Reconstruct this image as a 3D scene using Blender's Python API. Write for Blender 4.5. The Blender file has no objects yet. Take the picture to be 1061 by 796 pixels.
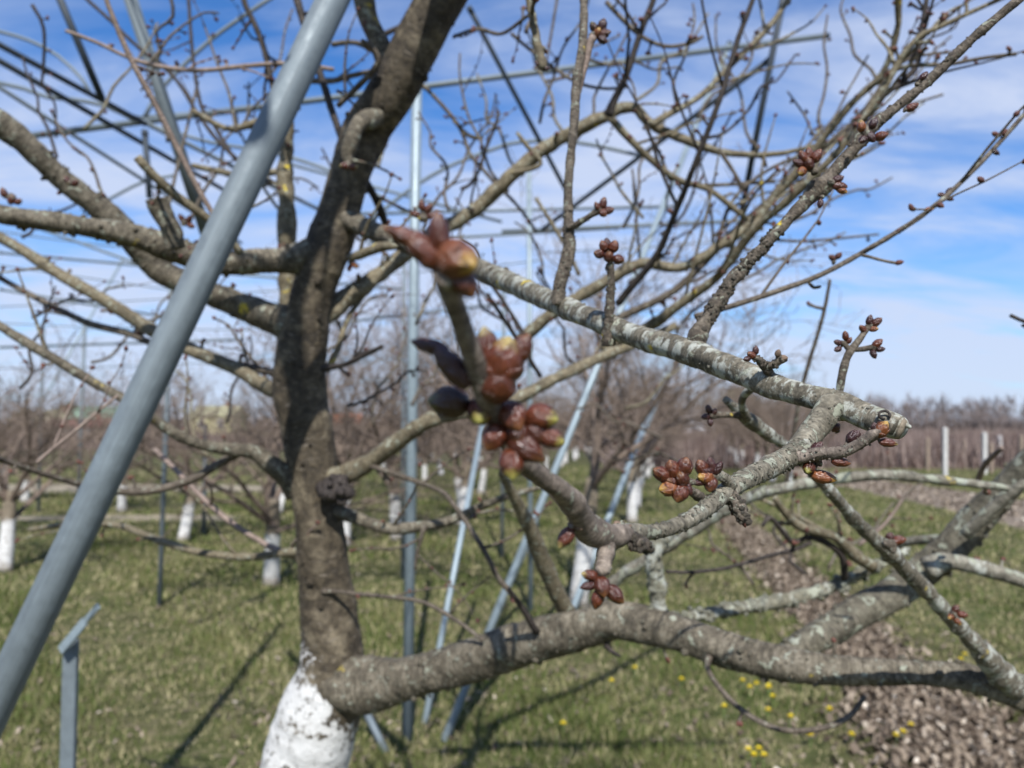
import bpy, math, random
import numpy as np
from mathutils import Vector, Matrix, Quaternion

# ------------------------------------------------------------------ basics
random.seed(11)
RNG = np.random.default_rng(5)
C = bpy.context.scene.collection
F = 800.0
PITCH = math.radians(3.0)
CAM = np.array([0.0, 0.0, 1.6])
FW = np.array([0, math.cos(PITCH), math.sin(PITCH)])
UP = np.array([0, -math.sin(PITCH), math.cos(PITCH)])
RT = np.array([1.0, 0, 0])

def ray(px, py):
    return FW + RT * ((px - 530.5) / F) + UP * ((398 - py) / F)
def P(px, py, d):                       # a point at depth d
    return CAM + ray(px, py) * d
def PY(px, py, Y):                      # a point at world Y
    r = ray(px, py)
    return CAM + r * (Y / r[1])
def G(px, py, z=0.0):                   # a point on the ground
    r = ray(px, py)
    return CAM + r * ((z - CAM[2]) / r[2])

def tag(o, label=None, cat=None, group=None, kind=None):
    if label: o['label'] = label
    if cat: o['category'] = cat
    if group: o['group'] = group
    if kind: o['kind'] = kind
    return o
def empty(name, loc, rz=0.0):
    o = bpy.data.objects.new(name, None)
    C.objects.link(o)
    o.location = [float(a) for a in loc]; o.rotation_euler = (0, 0, rz)
    o.empty_display_size = 0.1
    return o

class MB:
    """collects vertices and faces, builds ONE mesh object"""
    def __init__(s): s.v = []; s.f = []; s.m = []; s.a = []; s.n = 0
    def add(s, v, f, mat=0, a=None):
        v = np.asarray(v, float).reshape(-1, 3)
        s.v.append(v)
        s.a.append(np.zeros_like(v) if a is None else np.asarray(a, float).reshape(-1, 3))
        n = s.n
        s.f.extend([tuple(int(i) + n for i in q) for q in f])
        s.m.extend([mat] * len(f))
        s.n += len(v)
    def build(s, name, mats, parent=None, origin=(0, 0, 0), smooth=True):
        o3 = np.array(origin, float)
        v = np.concatenate(s.v) - o3
        me = bpy.data.meshes.new(name)
        me.from_pydata(v.tolist(), [], s.f)
        at = me.attributes.new('bk', 'FLOAT_VECTOR', 'POINT')
        at.data.foreach_set('vector', np.concatenate(s.a).astype(np.float32).ravel())
        if not isinstance(mats, (list, tuple)): mats = [mats]
        for m in mats: me.materials.append(m)
        me.polygons.foreach_set('material_index', s.m)
        me.polygons.foreach_set('use_smooth', [smooth] * len(s.m))
        me.update()
        ob = bpy.data.objects.new(name, me)
        C.objects.link(ob)
        if parent is not None: ob.parent = parent
        else: ob.location = o3
        return ob

def resample(pts, ds):
    """pts: rows x,y,z,r -> Catmull-Rom resampled rows"""
    p = np.asarray(pts, float)
    if len(p) == 2:
        L = np.linalg.norm(p[1, :3] - p[0, :3]); n = max(2, int(L / ds) + 1)
        t = np.linspace(0, 1, n)[:, None]
        return p[0] * (1 - t) + p[1] * t
    q = np.vstack([2 * p[0] - p[1], p, 2 * p[-1] - p[-2]])
    out = []
    for i in range(1, len(q) - 2):
        L = np.linalg.norm(q[i + 1, :3] - q[i, :3]); n = max(1, int(round(L / ds)))
        t = np.linspace(0, 1, n, endpoint=False)[:, None]
        a, b, c, d = q[i - 1], q[i], q[i + 1], q[i + 2]
        out.append(0.5 * (2 * b + (c - a) * t + (2 * a - 5 * b + 4 * c - d) * t ** 2 + (3 * b - a - 3 * c + d) * t ** 3))
    out.append(q[-2][None, :])
    r = np.vstack(out)
    r[:, 3] = np.maximum(r[:, 3], 1e-4)
    return r

def frames(p):
    t = np.gradient(p, axis=0); t /= np.linalg.norm(t, axis=1)[:, None] + 1e-12
    ref = np.array([0, 0, 1.0]) if abs(t[0, 2]) < .9 else np.array([1.0, 0, 0])
    n = np.cross(t[0], ref); n /= np.linalg.norm(n)
    N = [n]
    for i in range(1, len(t)):
        n = N[-1] - t[i] * np.dot(N[-1], t[i]); n /= np.linalg.norm(n) + 1e-12
        N.append(n)
    N = np.array(N)
    return t, N, np.cross(t, N)

def tube(mb, rs, seg=10, mat=0, rough=0.0, rings=0.0, seed=0, taper_end=False, v0=0.0, lump=None):
    """rs: resampled rows x,y,z,r. rough: lumps, rings: annular wrinkles"""
    n = len(rs)
    p, r = rs[:, :3], rs[:, 3].copy()
    t, N, B = frames(p)
    v = np.concatenate([[0], np.cumsum(np.linalg.norm(np.diff(p, axis=0), axis=1))]) + v0
    th = np.linspace(0, 2 * math.pi, seg, endpoint=False)
    rg = np.random.default_rng(seed + 77)
    rm = float(np.mean(r))
    mult = np.ones((n, seg))
    if rough > 0:
        for i in range(9):
            k = int(rg.integers(0, 5 if i < 6 else 8)); w = rg.normal() * (1.2 + .5 * i) / rm
            mult += rough * (.7 if i < 5 else .4) / (1 + .2 * k) * np.cos(k * th[None, :] + rg.uniform(0, 6.28) + w * v[:, None] * .5)
    if rings > 0:
        rw = rg.normal(size=n)
        rw2 = np.convolve(rg.normal(size=n + 4), np.ones(3) / 3, 'same')[2:-2]
        ph = rg.uniform(0, 6.28, 3)
        mod = 1 + .6 * np.cos(th[None, :] + ph[0] + v[:, None] * 40) + .5 * np.cos(3 * th[None, :] + ph[1] - v[:, None] * 170) + .3 * np.cos(5 * th[None, :] + ph[2] + v[:, None] * 300)
        mult += rings * (rw * .5 + rw2 * .8)[:, None] * mod
    rr = r[:, None] * mult
    if lump is not None:
        rr = rr * (1 + lump[:, None])
    V = p[:, None, :] + rr[:, :, None] * (np.cos(th)[None, :, None] * N[:, None, :] + np.sin(th)[None, :, None] * B[:, None, :])
    A = np.stack([np.broadcast_to(np.cos(th), (n, seg)) * r[:, None] , np.broadcast_to(np.sin(th), (n, seg)) * r[:, None], np.broadcast_to(v[:, None], (n, seg))], -1) + np.array([seed * .37, seed * .11, 0])
    f = []
    for i in range(n - 1):
        for j in range(seg):
            k = (j + 1) % seg
            f.append((i * seg + j, i * seg + k, (i + 1) * seg + k, (i + 1) * seg + j))
    Vf = V.reshape(-1, 3); Af = A.reshape(-1, 3)
    # caps
    e0 = p[0] - t[0] * r[0] * .15; e1 = p[-1] + t[-1] * r[-1] * (.8 if taper_end else .12)
    Vf = np.vstack([Vf, e0, e1]); Af = np.vstack([Af, Af[:1], Af[-1:]])
    a, b = n * seg, n * seg + 1
    for j in range(seg):
        k = (j + 1) % seg
        f.append((a, k, j)); f.append((b, (n - 1) * seg + j, (n - 1) * seg + k))
    mb.add(Vf, f, mat, Af)

BUDPROF = [(0, .36), (.10, .70), (.28, .98), (.48, 1.0), (.66, .90), (.81, .66), (.92, .38), (.975, .18), (1, .02)]
def lobud(mb, base, d, L, wr=.36, mat=1, seg=6):
    d = np.array(d, float); d /= np.linalg.norm(d) + 1e-9
    ref = np.array([0, 0, 1.0]) if abs(d[2]) < .9 else np.array([1.0, 0, 0])
    n = np.cross(d, ref); n /= np.linalg.norm(n); b = np.cross(d, n)
    V, A, f = [], [], []
    pr = BUDPROF[::2] + [BUDPROF[-1]]
    rnd = random.random()
    for (t, r) in pr:
        for j in range(seg):
            a = 2 * math.pi * j / seg
            V.append(np.array(base) + d * L * t + (n * math.cos(a) + b * math.sin(a)) * r * L * wr); A.append((0, rnd, t))
    for i in range(len(pr) - 1):
        for j in range(seg):
            k = (j + 1) % seg
            f.append((i * seg + j, i * seg + k, (i + 1) * seg + k, (i + 1) * seg + j))
    mb.add(V, f, mat, A)

def rdir(spread=1.0):
    v = RNG.normal(size=3) * spread
    return v / (np.linalg.norm(v) + 1e-9)

def spur(mb, base, d, L, r, nb=4, bl=.007, seed=0):
    """short fruiting spur with a few small buds at its end"""
    d = np.array(d, float); d /= np.linalg.norm(d)
    pts = [np.append(base, r * 1.2), np.append(base + d * L * .5 + rdir() * L * .1, r * .9), np.append(base + d * L, r * 1.25)]
    rs = resample(pts, max(L / 5, .002))
    tube(mb, rs, 6, 0, rough=.1, rings=.08, seed=seed)
    e = rs[-1, :3]
    for i in range(nb):
        q = d + rdir(.8) * .95
        lobud(mb, e - q * bl * .1, q, bl * random.uniform(.75, 1.15), random.uniform(.33, .45))

# ------------------------------------------------------------------ materials
def new_mat(name):
    m = bpy.data.materials.new(name); m.use_nodes = True
    nt = m.node_tree
    b = nt.nodes['Principled BSDF']
    return m, nt, b
def N_(nt, typ, **kw):
    n = nt.nodes.new(typ)
    for k, v in kw.items(): setattr(n, k, v)
    return n
def L_(nt, a, b): nt.links.new(a, b)
def vecsrc(nt, attr=True, scale=(1, 1, 1)):
    mp = N_(nt, 'ShaderNodeMapping'); mp.inputs['Scale'].default_value = scale
    if attr:
        a = N_(nt, 'ShaderNodeAttribute', attribute_name='bk'); L_(nt, a.outputs['Vector'], mp.inputs['Vector'])
    else:
        a = N_(nt, 'ShaderNodeTexCoord'); L_(nt, a.outputs['Object'], mp.inputs['Vector'])
    return mp.outputs['Vector']
def noise(nt, vec, scale, detail=4, rough=.55, dist=0):
    n = N_(nt, 'ShaderNodeTexNoise'); n.inputs['Scale'].default_value = scale; n.inputs['Detail'].default_value = detail
    n.inputs['Roughness'].default_value = rough; n.inputs['Distortion'].default_value = dist
    L_(nt, vec, n.inputs['Vector']); return n.outputs['Fac']
def ramp(nt, fac, stops, interp='LINEAR'):
    r = N_(nt, 'ShaderNodeValToRGB'); r.color_ramp.interpolation = interp
    el = r.color_ramp.elements
    while len(el) < len(stops): el.new(.5)
    for e, (p, c) in zip(el, stops):
        e.position = p; e.color = (*c, 1) if len(c) == 3 else c
    L_(nt, fac, r.inputs['Fac']); return r.outputs['Color']
def mix(nt, fac, a, b, mode='MIX'):
    m = N_(nt, 'ShaderNodeMix', data_type='RGBA', blend_type=mode)
    for s, val in ((0, fac), (6, a), (7, b)):
        if hasattr(val, 'is_output') or isinstance(val, bpy.types.NodeSocket): L_(nt, val, m.inputs[s])
        elif s == 0: m.inputs[0].default_value = val
        else: m.inputs[s].default_value = (*val, 1)
    return m.outputs[2]
def bump(nt, bsdf, h, strength, dist):
    b = N_(nt, 'ShaderNodeBump'); b.inputs['Strength'].default_value = strength; b.inputs['Distance'].default_value = dist
    L_(nt, h, b.inputs['Height']); L_(nt, b.outputs['Normal'], bsdf.inputs['Normal'])
def math_(nt, op, a, b=None, clamp=False):
    m = N_(nt, 'ShaderNodeMath', operation=op); m.use_clamp = clamp
    for i, v in enumerate((a, b)):
        if v is None: continue
        if isinstance(v, bpy.types.NodeSocket): L_(nt, v, m.inputs[i])
        else: m.inputs[i].default_value = v
    return m.outputs[0]

def bark(name, dark, mid, light, lichen=.0, yellow=.0, s=1.0, white=0.0, bumps=.6, bd=.002, st=2.6, warm=(1.06, 1.0, .90)):
    dark, mid, light = [tuple(a * q * k for a, q in zip(c, warm)) for c, k in ((dark, .8), (mid, .92), (light, .95))]
    m, nt, b = new_mat(name)
    v = vecsrc(nt, True); vr = vecsrc(nt, True, (1, 1, st))
    n1 = noise(nt, v, 55 * s, 6, .62)
    n2 = noise(nt, vr, 130 * s, 6, .68, .25)
    n3 = noise(nt, v, 420 * s, 3, .6)
    n2b = math_(nt, 'ADD', math_(nt, 'MULTIPLY', n2, .55), math_(nt, 'MULTIPLY', n1, .45))
    col = ramp(nt, n2b, [(.33, dark), (.5, mid), (.66, light)])
    fine = ramp(nt, n3, [(.35, (.55, .55, .55)), (.65, (1.25, 1.25, 1.25))])
    col = mix(nt, .7, col, fine, 'MULTIPLY')
    # pale corky lenticels running round the branch
    vl = vecsrc(nt, True, (1, 1, 7))
    nl = noise(nt, vl, 150 * s, 2, .5)
    ln = ramp(nt, nl, [(.64, (0, 0, 0)), (.69, (1, 1, 1))])
    col = mix(nt, math_(nt, 'MULTIPLY', ln, .35), col, (.36, .30, .23))
    h = math_(nt, 'ADD', math_(nt, 'MULTIPLY', n3, .35), n2)
    if white > 0:                       # pale skin of crustose lichen in bands
        vw = vecsrc(nt, True, (1, 1, 1.5))
        nw = noise(nt, vw, 62 * s, 6, .66, .15)
        w = ramp(nt, nw, [(.60 - white * .2, (0, 0, 0)), (.66 - white * .2, (1, 1, 1))])
        col = mix(nt, math_(nt, 'MULTIPLY', w, .85), col, mix(nt, n3, (.27, .27, .22), (.50, .50, .43)))
    if lichen > 0:
        nw = noise(nt, v, 130 * s, 5, .65, .5)
        w = ramp(nt, nw, [(.62 - lichen * .15, (0, 0, 0)), (.66 - lichen * .15, (1, 1, 1))])
        col = mix(nt, math_(nt, 'MULTIPLY', w, .8), col, mix(nt, n1, (.20, .20, .11), (.42, .43, .36)))
        h = math_(nt, 'ADD', h, math_(nt, 'MULTIPLY', w, .5))
    if yellow > 0:
        ny = noise(nt, v, 38 * s, 3, .5)
        ny2 = noise(nt, v, 330 * s, 3, .6)
        w = math_(nt, 'MULTIPLY', ramp(nt, ny, [(.70 - yellow * .1, (0, 0, 0)), (.74 - yellow * .1, (1, 1, 1))]), ramp(nt, ny2, [(.42, (0, 0, 0)), (.5, (1, 1, 1))]))
        col = mix(nt, w, col, mix(nt, n3, (.42, .30, .02), (.72, .55, .06)))
    L_(nt, col, b.inputs['Base Color'])
    b.inputs['Roughness'].default_value = .78
    b.inputs['Specular IOR Level'].default_value = .35
    bump(nt, b, h, bumps, bd)
    return m, nt, b, col

BK = {}
BK['near'] = bark('bark_grey_lichen', (.032, .028, .02), (.125, .112, .086), (.28, .26, .21), lichen=.25, yellow=.15, white=.42, bd=.0016)[0]
BK['fork'] = bark('bark_fork', (.045, .038, .028), (.175, .16, .125), (.34, .32, .265), lichen=.5, yellow=.35, white=.1, bumps=.9, bd=.0016)[0]
BK['foretwig'] = bark('bark_fore_twig', (.045, .034, .028), (.155, .128, .108), (.33, .28, .24), lichen=.2, s=1.6, bumps=.7, bd=.0008)[0]
BK['rough'] = bark('bark_rough_twig', (.022, .017, .013), (.10, .082, .064), (.25, .22, .18), lichen=.3, yellow=.1, s=1.5, bumps=.9, bd=.0014)[0]
BK['limb'] = bark('bark_limb', (.020, .017, .012), (.11, .095, .070), (.27, .245, .195), lichen=.25, yellow=.1, s=.5, bd=.004)[0]
BK['twig'] = bark('bark_twig', (.03, .024, .018), (.095, .077, .06), (.20, .175, .145), lichen=.15, s=.9, bd=.001)[0]
BK['olive'] = bark('bark_olive_twig', (.04, .033, .021), (.145, .122, .08), (.29, .26, .185), lichen=.3, yellow=.1, s=.8, bd=.001)[0]
BK['dark'] = bark('bark_dark_twig', (.015, .012, .011), (.035, .028, .025), (.08, .066, .058), s=.9, bd=.001)[0]
BK['pale'] = bark('bark_pale_shoot', (.12, .09, .078), (.24, .185, .16), (.35, .29, .255), s=.9, bumps=.3, bd=.0006)[0]
BK['lichen'] = bark('bark_lichen_crust', (.06, .055, .04), (.17, .165, .125), (.30, .30, .25), lichen=.6, yellow=.25, white=.4, s=.4, bd=.004)[0]
BK['grey'] = bark('bark_grey_limb', (.05, .047, .038), (.17, .16, .13), (.32, .31, .27), lichen=.5, yellow=.15, white=.2, s=.35, bd=.004)[0]

BK['greyd'] = bark('bark_weathered_limb', (.03, .026, .02), (.11, .10, .075), (.22, .21, .165), lichen=.4, yellow=.15, s=.35, bd=.004)[0]
# trunk: the same bark, with lime wash brushed on its foot
def trunk_mat():
    m, nt, b, col = bark('bark_trunk_limewashed', (.012, .009, .006), (.070, .056, .037), (.20, .17, .12), lichen=.0, s=.3, bumps=.8, bd=.006, st=1.3)
    tc = N_(nt, 'ShaderNodeTexCoord'); sp = N_(nt, 'ShaderNodeSeparateXYZ'); L_(nt, tc.outputs['Object'], sp.inputs[0])
    n = noise(nt, tc.outputs['Object'], 22, 6, .65, .5)
    n2 = noise(nt, tc.outputs['Object'], 90, 4, .6)
    lim = math_(nt, 'SUBTRACT', WASHZ, math_(nt, 'MULTIPLY', math_(nt, 'SUBTRACT', sp.outputs['X'], WASHX), 1.35))
    d = math_(nt, 'SUBTRACT', lim, sp.outputs['Z'])
    d = math_(nt, 'ADD', d, math_(nt, 'MULTIPLY', math_(nt, 'SUBTRACT', math_(nt, 'ADD', math_(nt, 'MULTIPLY', n, .6), math_(nt, 'MULTIPLY', n2, .4)), .5), .62))
    w = ramp(nt, math_(nt, 'MULTIPLY', d, 14), [(.0, (0, 0, 0)), (.6, (1, 1, 1))])
    wear = ramp(nt, math_(nt, 'ADD', math_(nt, 'MULTIPLY', n2, .5), math_(nt, 'MULTIPLY', n, .5)), [(.41, (0, 0, 0)), (.47, (1, 1, 1))])
    w = math_(nt, 'MULTIPLY', w, wear)
    wc = mix(nt, n, (.40, .38, .34), (.74, .72, .68))
    L_(nt, mix(nt, w, col, wc), b.inputs['Base Color'])
    return m
TB = P(262, 1330, 1.46)                 # foot of the main trunk
TB[2] = 0
_w = P(330, 690, 1.4); WASHX, WASHZ = float(_w[0] - TB[0]), float(_w[2] - TB[2])
BK['trunk'] = trunk_mat()

def bud_mat(name, a, b_, tip, green=.5, dry=0.0):
    m, nt, b = new_mat(name)
    at = N_(nt, 'ShaderNodeAttribute', attribute_name='bk'); sp = N_(nt, 'ShaderNodeSeparateXYZ'); L_(nt, at.outputs['Vector'], sp.inputs[0])
    oi = N_(nt, 'ShaderNodeObjectInfo')
    tc = N_(nt, 'ShaderNodeTexCoord')
    mp = N_(nt, 'ShaderNodeMapping'); mp.inputs['Scale'].default_value = (1, 1, .35); L_(nt, tc.outputs['Object'], mp.inputs['Vector'])
    n = noise(nt, mp.outputs['Vector'], 9 if not dry else 300, 5, .6)
    base = mix(nt, n, a, b_)
    base = mix(nt, math_(nt, 'MULTIPLY', oi.outputs['Random'], .55), base, (a[0] * .55, a[1] * .6, a[2] * .7))
    # lighter tip; the amount differs from bud to bud
    g = math_(nt, 'ADD', sp.outputs['Z'], math_(nt, 'MULTIPLY', math_(nt, 'SUBTRACT', n, .5), .5))
    tf = ramp(nt, g, [(.72, (0, 0, 0)), (1.0, (1, 1, 1))])
    tf = math_(nt, 'MULTIPLY', tf, green)
    base = mix(nt, tf, base, tip)
    # dry dark margin of each scale
    ed = ramp(nt, sp.outputs['X'], [(.58, (0, 0, 0)), (.88, (1, 1, 1))])
    base = mix(nt, math_(nt, 'MULTIPLY', ed, .72), base, (.045, .018, .010))
    L_(nt, base, b.inputs['Base Color'])
    b.inputs['Roughness'].default_value = .27 if not dry else .75
    if not dry: b.inputs['Coat Weight'].default_value = .12 if green < .8 else .05; b.inputs['Coat Roughness'].default_value = .2
    b.inputs['Specular IOR Level'].default_value = .5
    b.inputs['Subsurface Weight'].default_value = 0.0
    bump(nt, b, n, .3, .05 if not dry else .0005)
    return m
BM = {
    'red': bud_mat('bud_red_brown', (.040, .010, .005), (.175, .044, .015), (.36, .18, .06), .3),
    'green': bud_mat('bud_green_tipped', (.045, .011, .005), (.185, .046, .015), (.42, .40, .09), .85),
    'pink': bud_mat('bud_pink_bract', (.055, .013, .006), (.20, .055, .024), (.46, .38, .13), .75),
    'dark': bud_mat('bud_dark', (.028, .010, .009), (.085, .026, .018), (.12, .045, .025), .3),
    'olive': bud_mat('bud_dark_olive', (.025, .010, .006), (.075, .032, .014), (.12, .12, .035), .9),
    'dry': bud_mat('bud_dry_scales', (.06, .035, .022), (.30, .20, .13), (.25, .16, .10), .3, dry=1),
    'orange': bud_mat('bud_open_orange', (.11, .028, .010), (.30, .105, .032), (.55, .36, .07), .7),
    'small': bud_mat('bud_small', (.06, .018, .013), (.16, .055, .032), (.22, .11, .06), .4, dry=1),
}

def steel(name, base, met, rough):
    m, nt, b = new_mat(name)
    tc = N_(nt, 'ShaderNodeTexCoord')
    n = noise(nt, tc.outputs['Object'], 60, 7, .7); n2 = noise(nt, tc.outputs['Object'], 6, 3, .5)
    a = vecsrc(nt, True, (1, 1, .03)); n3 = noise(nt, a, 260, 4, .7)
    f = math_(nt, 'ADD', math_(nt, 'MULTIPLY', n, .35), math_(nt, 'ADD', math_(nt, 'MULTIPLY', n2, .25), math_(nt, 'MULTIPLY', n3, .4)))
    c = ramp(nt, f, [(.32, tuple(x * .55 for x in base)), (.44, tuple(x * .85 for x in base)), (.54, base), (.68, tuple(min(1, x * 1.35) for x in base))])
    L_(nt, c, b.inputs['Base Color'])
    b.inputs['Metallic'].default_value = met
    L_(nt, ramp(nt, n, [(.3, (rough * .8,) * 3), (.7, (rough * 1.25,) * 3)]), b.inputs['Roughness'])
    bump(nt, b, n3, .12, .001)
    return m
ST = steel('galvanised_steel', (.165, .192, .20), .3, .64)
STD = steel('weathered_dark_steel', (.035, .045, .055), .2, .6)
STL = steel('pale_galvanised_steel', (.26, .31, .325), .25, .5)

def simple(name, col, rough=.8, var=.25, scale=6, spec=.3):
    m, nt, b = new_mat(name)
    tc = N_(nt, 'ShaderNodeTexCoord')
    n = noise(nt, tc.outputs['Object'], scale, 5, .6)
    c = ramp(nt, n, [(.3, tuple(x * (1 - var) for x in col)), (.7, tuple(min(1, x * (1 + var)) for x in col))])
    L_(nt, c, b.inputs['Base Color']); b.inputs['Roughness'].default_value = rough
    b.inputs['Specular IOR Level'].default_value = spec
    return m

# ------------------------------------------------------------------ camera, light, sky
cd = bpy.data.cameras.new('camera'); cam = bpy.data.objects.new('camera', cd); C.objects.link(cam)
cam.location = CAM; cam.rotation_euler = (math.pi / 2 + PITCH, 0, 0)
cd.sensor_width = 36; cd.lens = 36 * F / 1061.0; cd.clip_start = .01; cd.clip_end = 3000
cd.dof.use_dof = True; cd.dof.focus_distance = .36; cd.dof.aperture_fstop = cd.lens / 2.6
bpy.context.scene.camera = cam

EL = math.radians(46); AZ = math.radians(-5)
Ld = Vector((math.sin(AZ) * math.cos(EL), math.cos(AZ) * math.cos(EL), -math.sin(EL)))
sd = bpy.data.lights.new('sun', 'SUN'); sun = bpy.data.objects.new('sun', sd); C.objects.link(sun)
sd.energy = 5.0  # strong spring noon sun; sd.angle = math.radians(.53); sd.color = (1, .95, .86)
sun.rotation_euler = Ld.to_track_quat('-Z', 'Y').to_euler(); sun.location = (0, -5, 8)

w = bpy.data.worlds.new('World'); bpy.context.scene.world = w; w.use_nodes = True
nt = w.node_tree; bg = nt.nodes['Background']
sky = N_(nt, 'ShaderNodeTexSky', sky_type='NISHITA'); sky.sun_disc = False
sky.sun_elevation = EL
sp_ = -Ld; sky.sun_rotation = math.atan2(sp_.x, sp_.y)
sky.altitude = 100; sky.air_density = 1.0; sky.dust_density = .35; sky.ozone_density = 2.2
hs = N_(nt, 'ShaderNodeHueSaturation'); hs.inputs['Saturation'].default_value = 1.1
L_(nt, sky.outputs['Color'], hs.inputs['Color'])
skyc = mix(nt, 1.0, hs.outputs['Color'], (.60, 1.0, 1.42), 'MULTIPLY')
tc = N_(nt, 'ShaderNodeTexCoord'); sx = N_(nt, 'ShaderNodeSeparateXYZ'); L_(nt, tc.outputs['Generated'], sx.inputs[0])
zz = math_(nt, 'ADD', math_(nt, 'MAXIMUM', sx.outputs['Z'], 0.0), .22)
cx = math_(nt, 'DIVIDE', sx.outputs['X'], zz); cy = math_(nt, 'DIVIDE', sx.outputs['Y'], zz)
cv = N_(nt, 'ShaderNodeCombineXYZ'); L_(nt, cx, cv.inputs[0]); L_(nt, cy, cv.inputs[1])
mp = N_(nt, 'ShaderNodeMapping'); mp.inputs['Rotation'].default_value = (0, 0, math.radians(28)); mp.inputs['Scale'].default_value = (1.0, 2.6, 1)
mp.inputs['Location'].default_value = (3.1, 1.7, 0)
L_(nt, cv.outputs[0], mp.inputs['Vector'])
c1 = noise(nt, mp.outputs['Vector'], 1.5, 9, .62, .5)
c2 = noise(nt, cv.outputs[0], .75, 4, .5, .3)
cl = math_(nt, 'ADD', math_(nt, 'MULTIPLY', c1, .6), math_(nt, 'MULTIPLY', c2, .55))
# thicker veil low over the horizon
veil = math_(nt, 'SUBTRACT', 1.0, math_(nt, 'MULTIPLY', sx.outputs['Z'], 2.0), True)
cl = math_(nt, 'ADD', cl, math_(nt, 'MULTIPLY', veil, .22))
cf = ramp(nt, cl, [(.50, (0, 0, 0)), (.61, (.34, .34, .34)), (.75, (1, 1, 1))])
cf = math_(nt, 'MULTIPLY', cf, .9)
mixn = mix(nt, cf, skyc, (5.3, 6.0, 7.7))
L_(nt, mixn, bg.inputs['Color']); bg.inputs['Strength'].default_value = .095

sc = bpy.context.scene
sc.view_settings.view_transform = 'Standard'; sc.view_settings.look = 'None'
sc.view_settings.exposure = 0.36; sc.view_settings.gamma = 1
sc.render.engine = 'CYCLES'
sc.cycles.use_denoising = True
sc.cycles.max_bounces = 5; sc.cycles.diffuse_bounces = 2; sc.cycles.glossy_bounces = 2; sc.cycles.caustics_reflective = False; sc.cycles.caustics_refractive = False

# ------------------------------------------------------------------ ground
def sheet(name, poly, z, mat):
    mb = MB(); mb.add([(x, y, z) for x, y in poly], [tuple(range(len(poly)))])
    o = mb.build(name, mat, smooth=False); tag(o, kind='structure'); return o

m, nt, b = new_mat('meadow_soil')
tc = N_(nt, 'ShaderNodeTexCoord'); V = tc.outputs['Object']
n1 = noise(nt, V, .55, 5, .6); n2 = noise(nt, V, 7, 6, .65); n3 = noise(nt, V, 45, 4, .6)
g = ramp(nt, n2, [(.28, (.034, .046, .012)), (.46, (.078, .092, .027)), (.58, (.14, .13, .056)), (.74, (.24, .19, .12))])
g2 = ramp(nt, n2, [(.3, (.045, .052, .018)), (.5, (.105, .10, .042)), (.72, (.21, .17, .10))])
col = mix(nt, ramp(nt, n1, [(.4, (0, 0, 0)), (.6, (1, 1, 1))]), g, g2)
col = mix(nt, .75, col, ramp(nt, n3, [(.3, (.5, .5, .5)), (.7, (1.35, 1.35, 1.35))]), 'MULTIPLY')
L_(nt, col, b.inputs['Base Color']); b.inputs['Roughness'].default_value = .95; b.inputs['Specular IOR Level'].default_value = .1
bump(nt, b, n3, .8, .03)
ground_mat = m
sheet('ground', [(-900, -60), (900, -60), (900, 1500), (-900, 1500)], 0.0, ground_mat)

soil = simple('bare_soil', (.22, .175, .13), .95, .5, 9, .1)
sand = simple('sandy_track', (.27, .225, .155), .95, .4, 2, .1)
# sandy farm track beyond the rows
lp = []
for x in np.linspace(-60, -4.2, 30): lp.append((x, 18.3 + .3 * math.sin(x * .7) + .02 * x * 0))
for x in np.linspace(-4.2, -60, 30): lp.append((x, 20.6 + .4 * math.sin(x * .5 + 1)))
sheet('path', lp, .004, sand)
lp = [(x, 12.9 + .12 * math.sin(x * 2.1)) for x in np.linspace(-9, -4.7, 12)] + [(x, 13.7 + .15 * math.sin(x * 1.7)) for x in np.linspace(-4.7, -9, 12)]
sheet('worn_path', lp, .004, sand)
# bare strips of the berry field
a = [G(1200, 600), G(1061, 549), G(960, 524), G(866, 503), G(800, 489), G(760, 481)]
b_ = [G(760, 477), G(866, 491), G(960, 504), G(1061, 519), G(1200, 545)]
SOILP = [(p[0], p[1]) for p in a] + [(p[0], p[1]) for p in b_]
sheet('soil_strip', SOILP, .004, soil)
soil2 = simple('bramble_soil', (.17, .125, .10), .95, .35, 3, .1)
sheet('field_soil', [(3.5, 27.6), (90, 27.6), (110, 120), (8, 120)], .006, soil2)
mulch = simple('mulch_soil', (.11, .085, .065), .95, .4, 14, .1)
def strip(cpts, hw, name, z, mat, seed=3):
    rg = np.random.default_rng(seed)
    r = resample([(x, y, 0, 1) for x, y in cpts], .25)[:, :2]
    wob = hw * (1 + .35 * np.convolve(rg.normal(size=len(r) + 6), np.ones(3) / 3, 'same')[3:-3])
    l = [(x - q, y) for (x, y), q in zip(r, wob)]; rr = [(x + q * 1.1, y) for (x, y), q in zip(r, wob[::-1])]
    return sheet(name, l + rr[::-1], z, mat)
MC = [(1.95, 1.5), (2.12, 3.4), (2.45, 5.3), (2.75, 7.2), (3.1, 9.5), (3.6, 12.5), (4.4, 16)]
strip(MC, .27, 'mulch_strip', .008, mulch)

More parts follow.
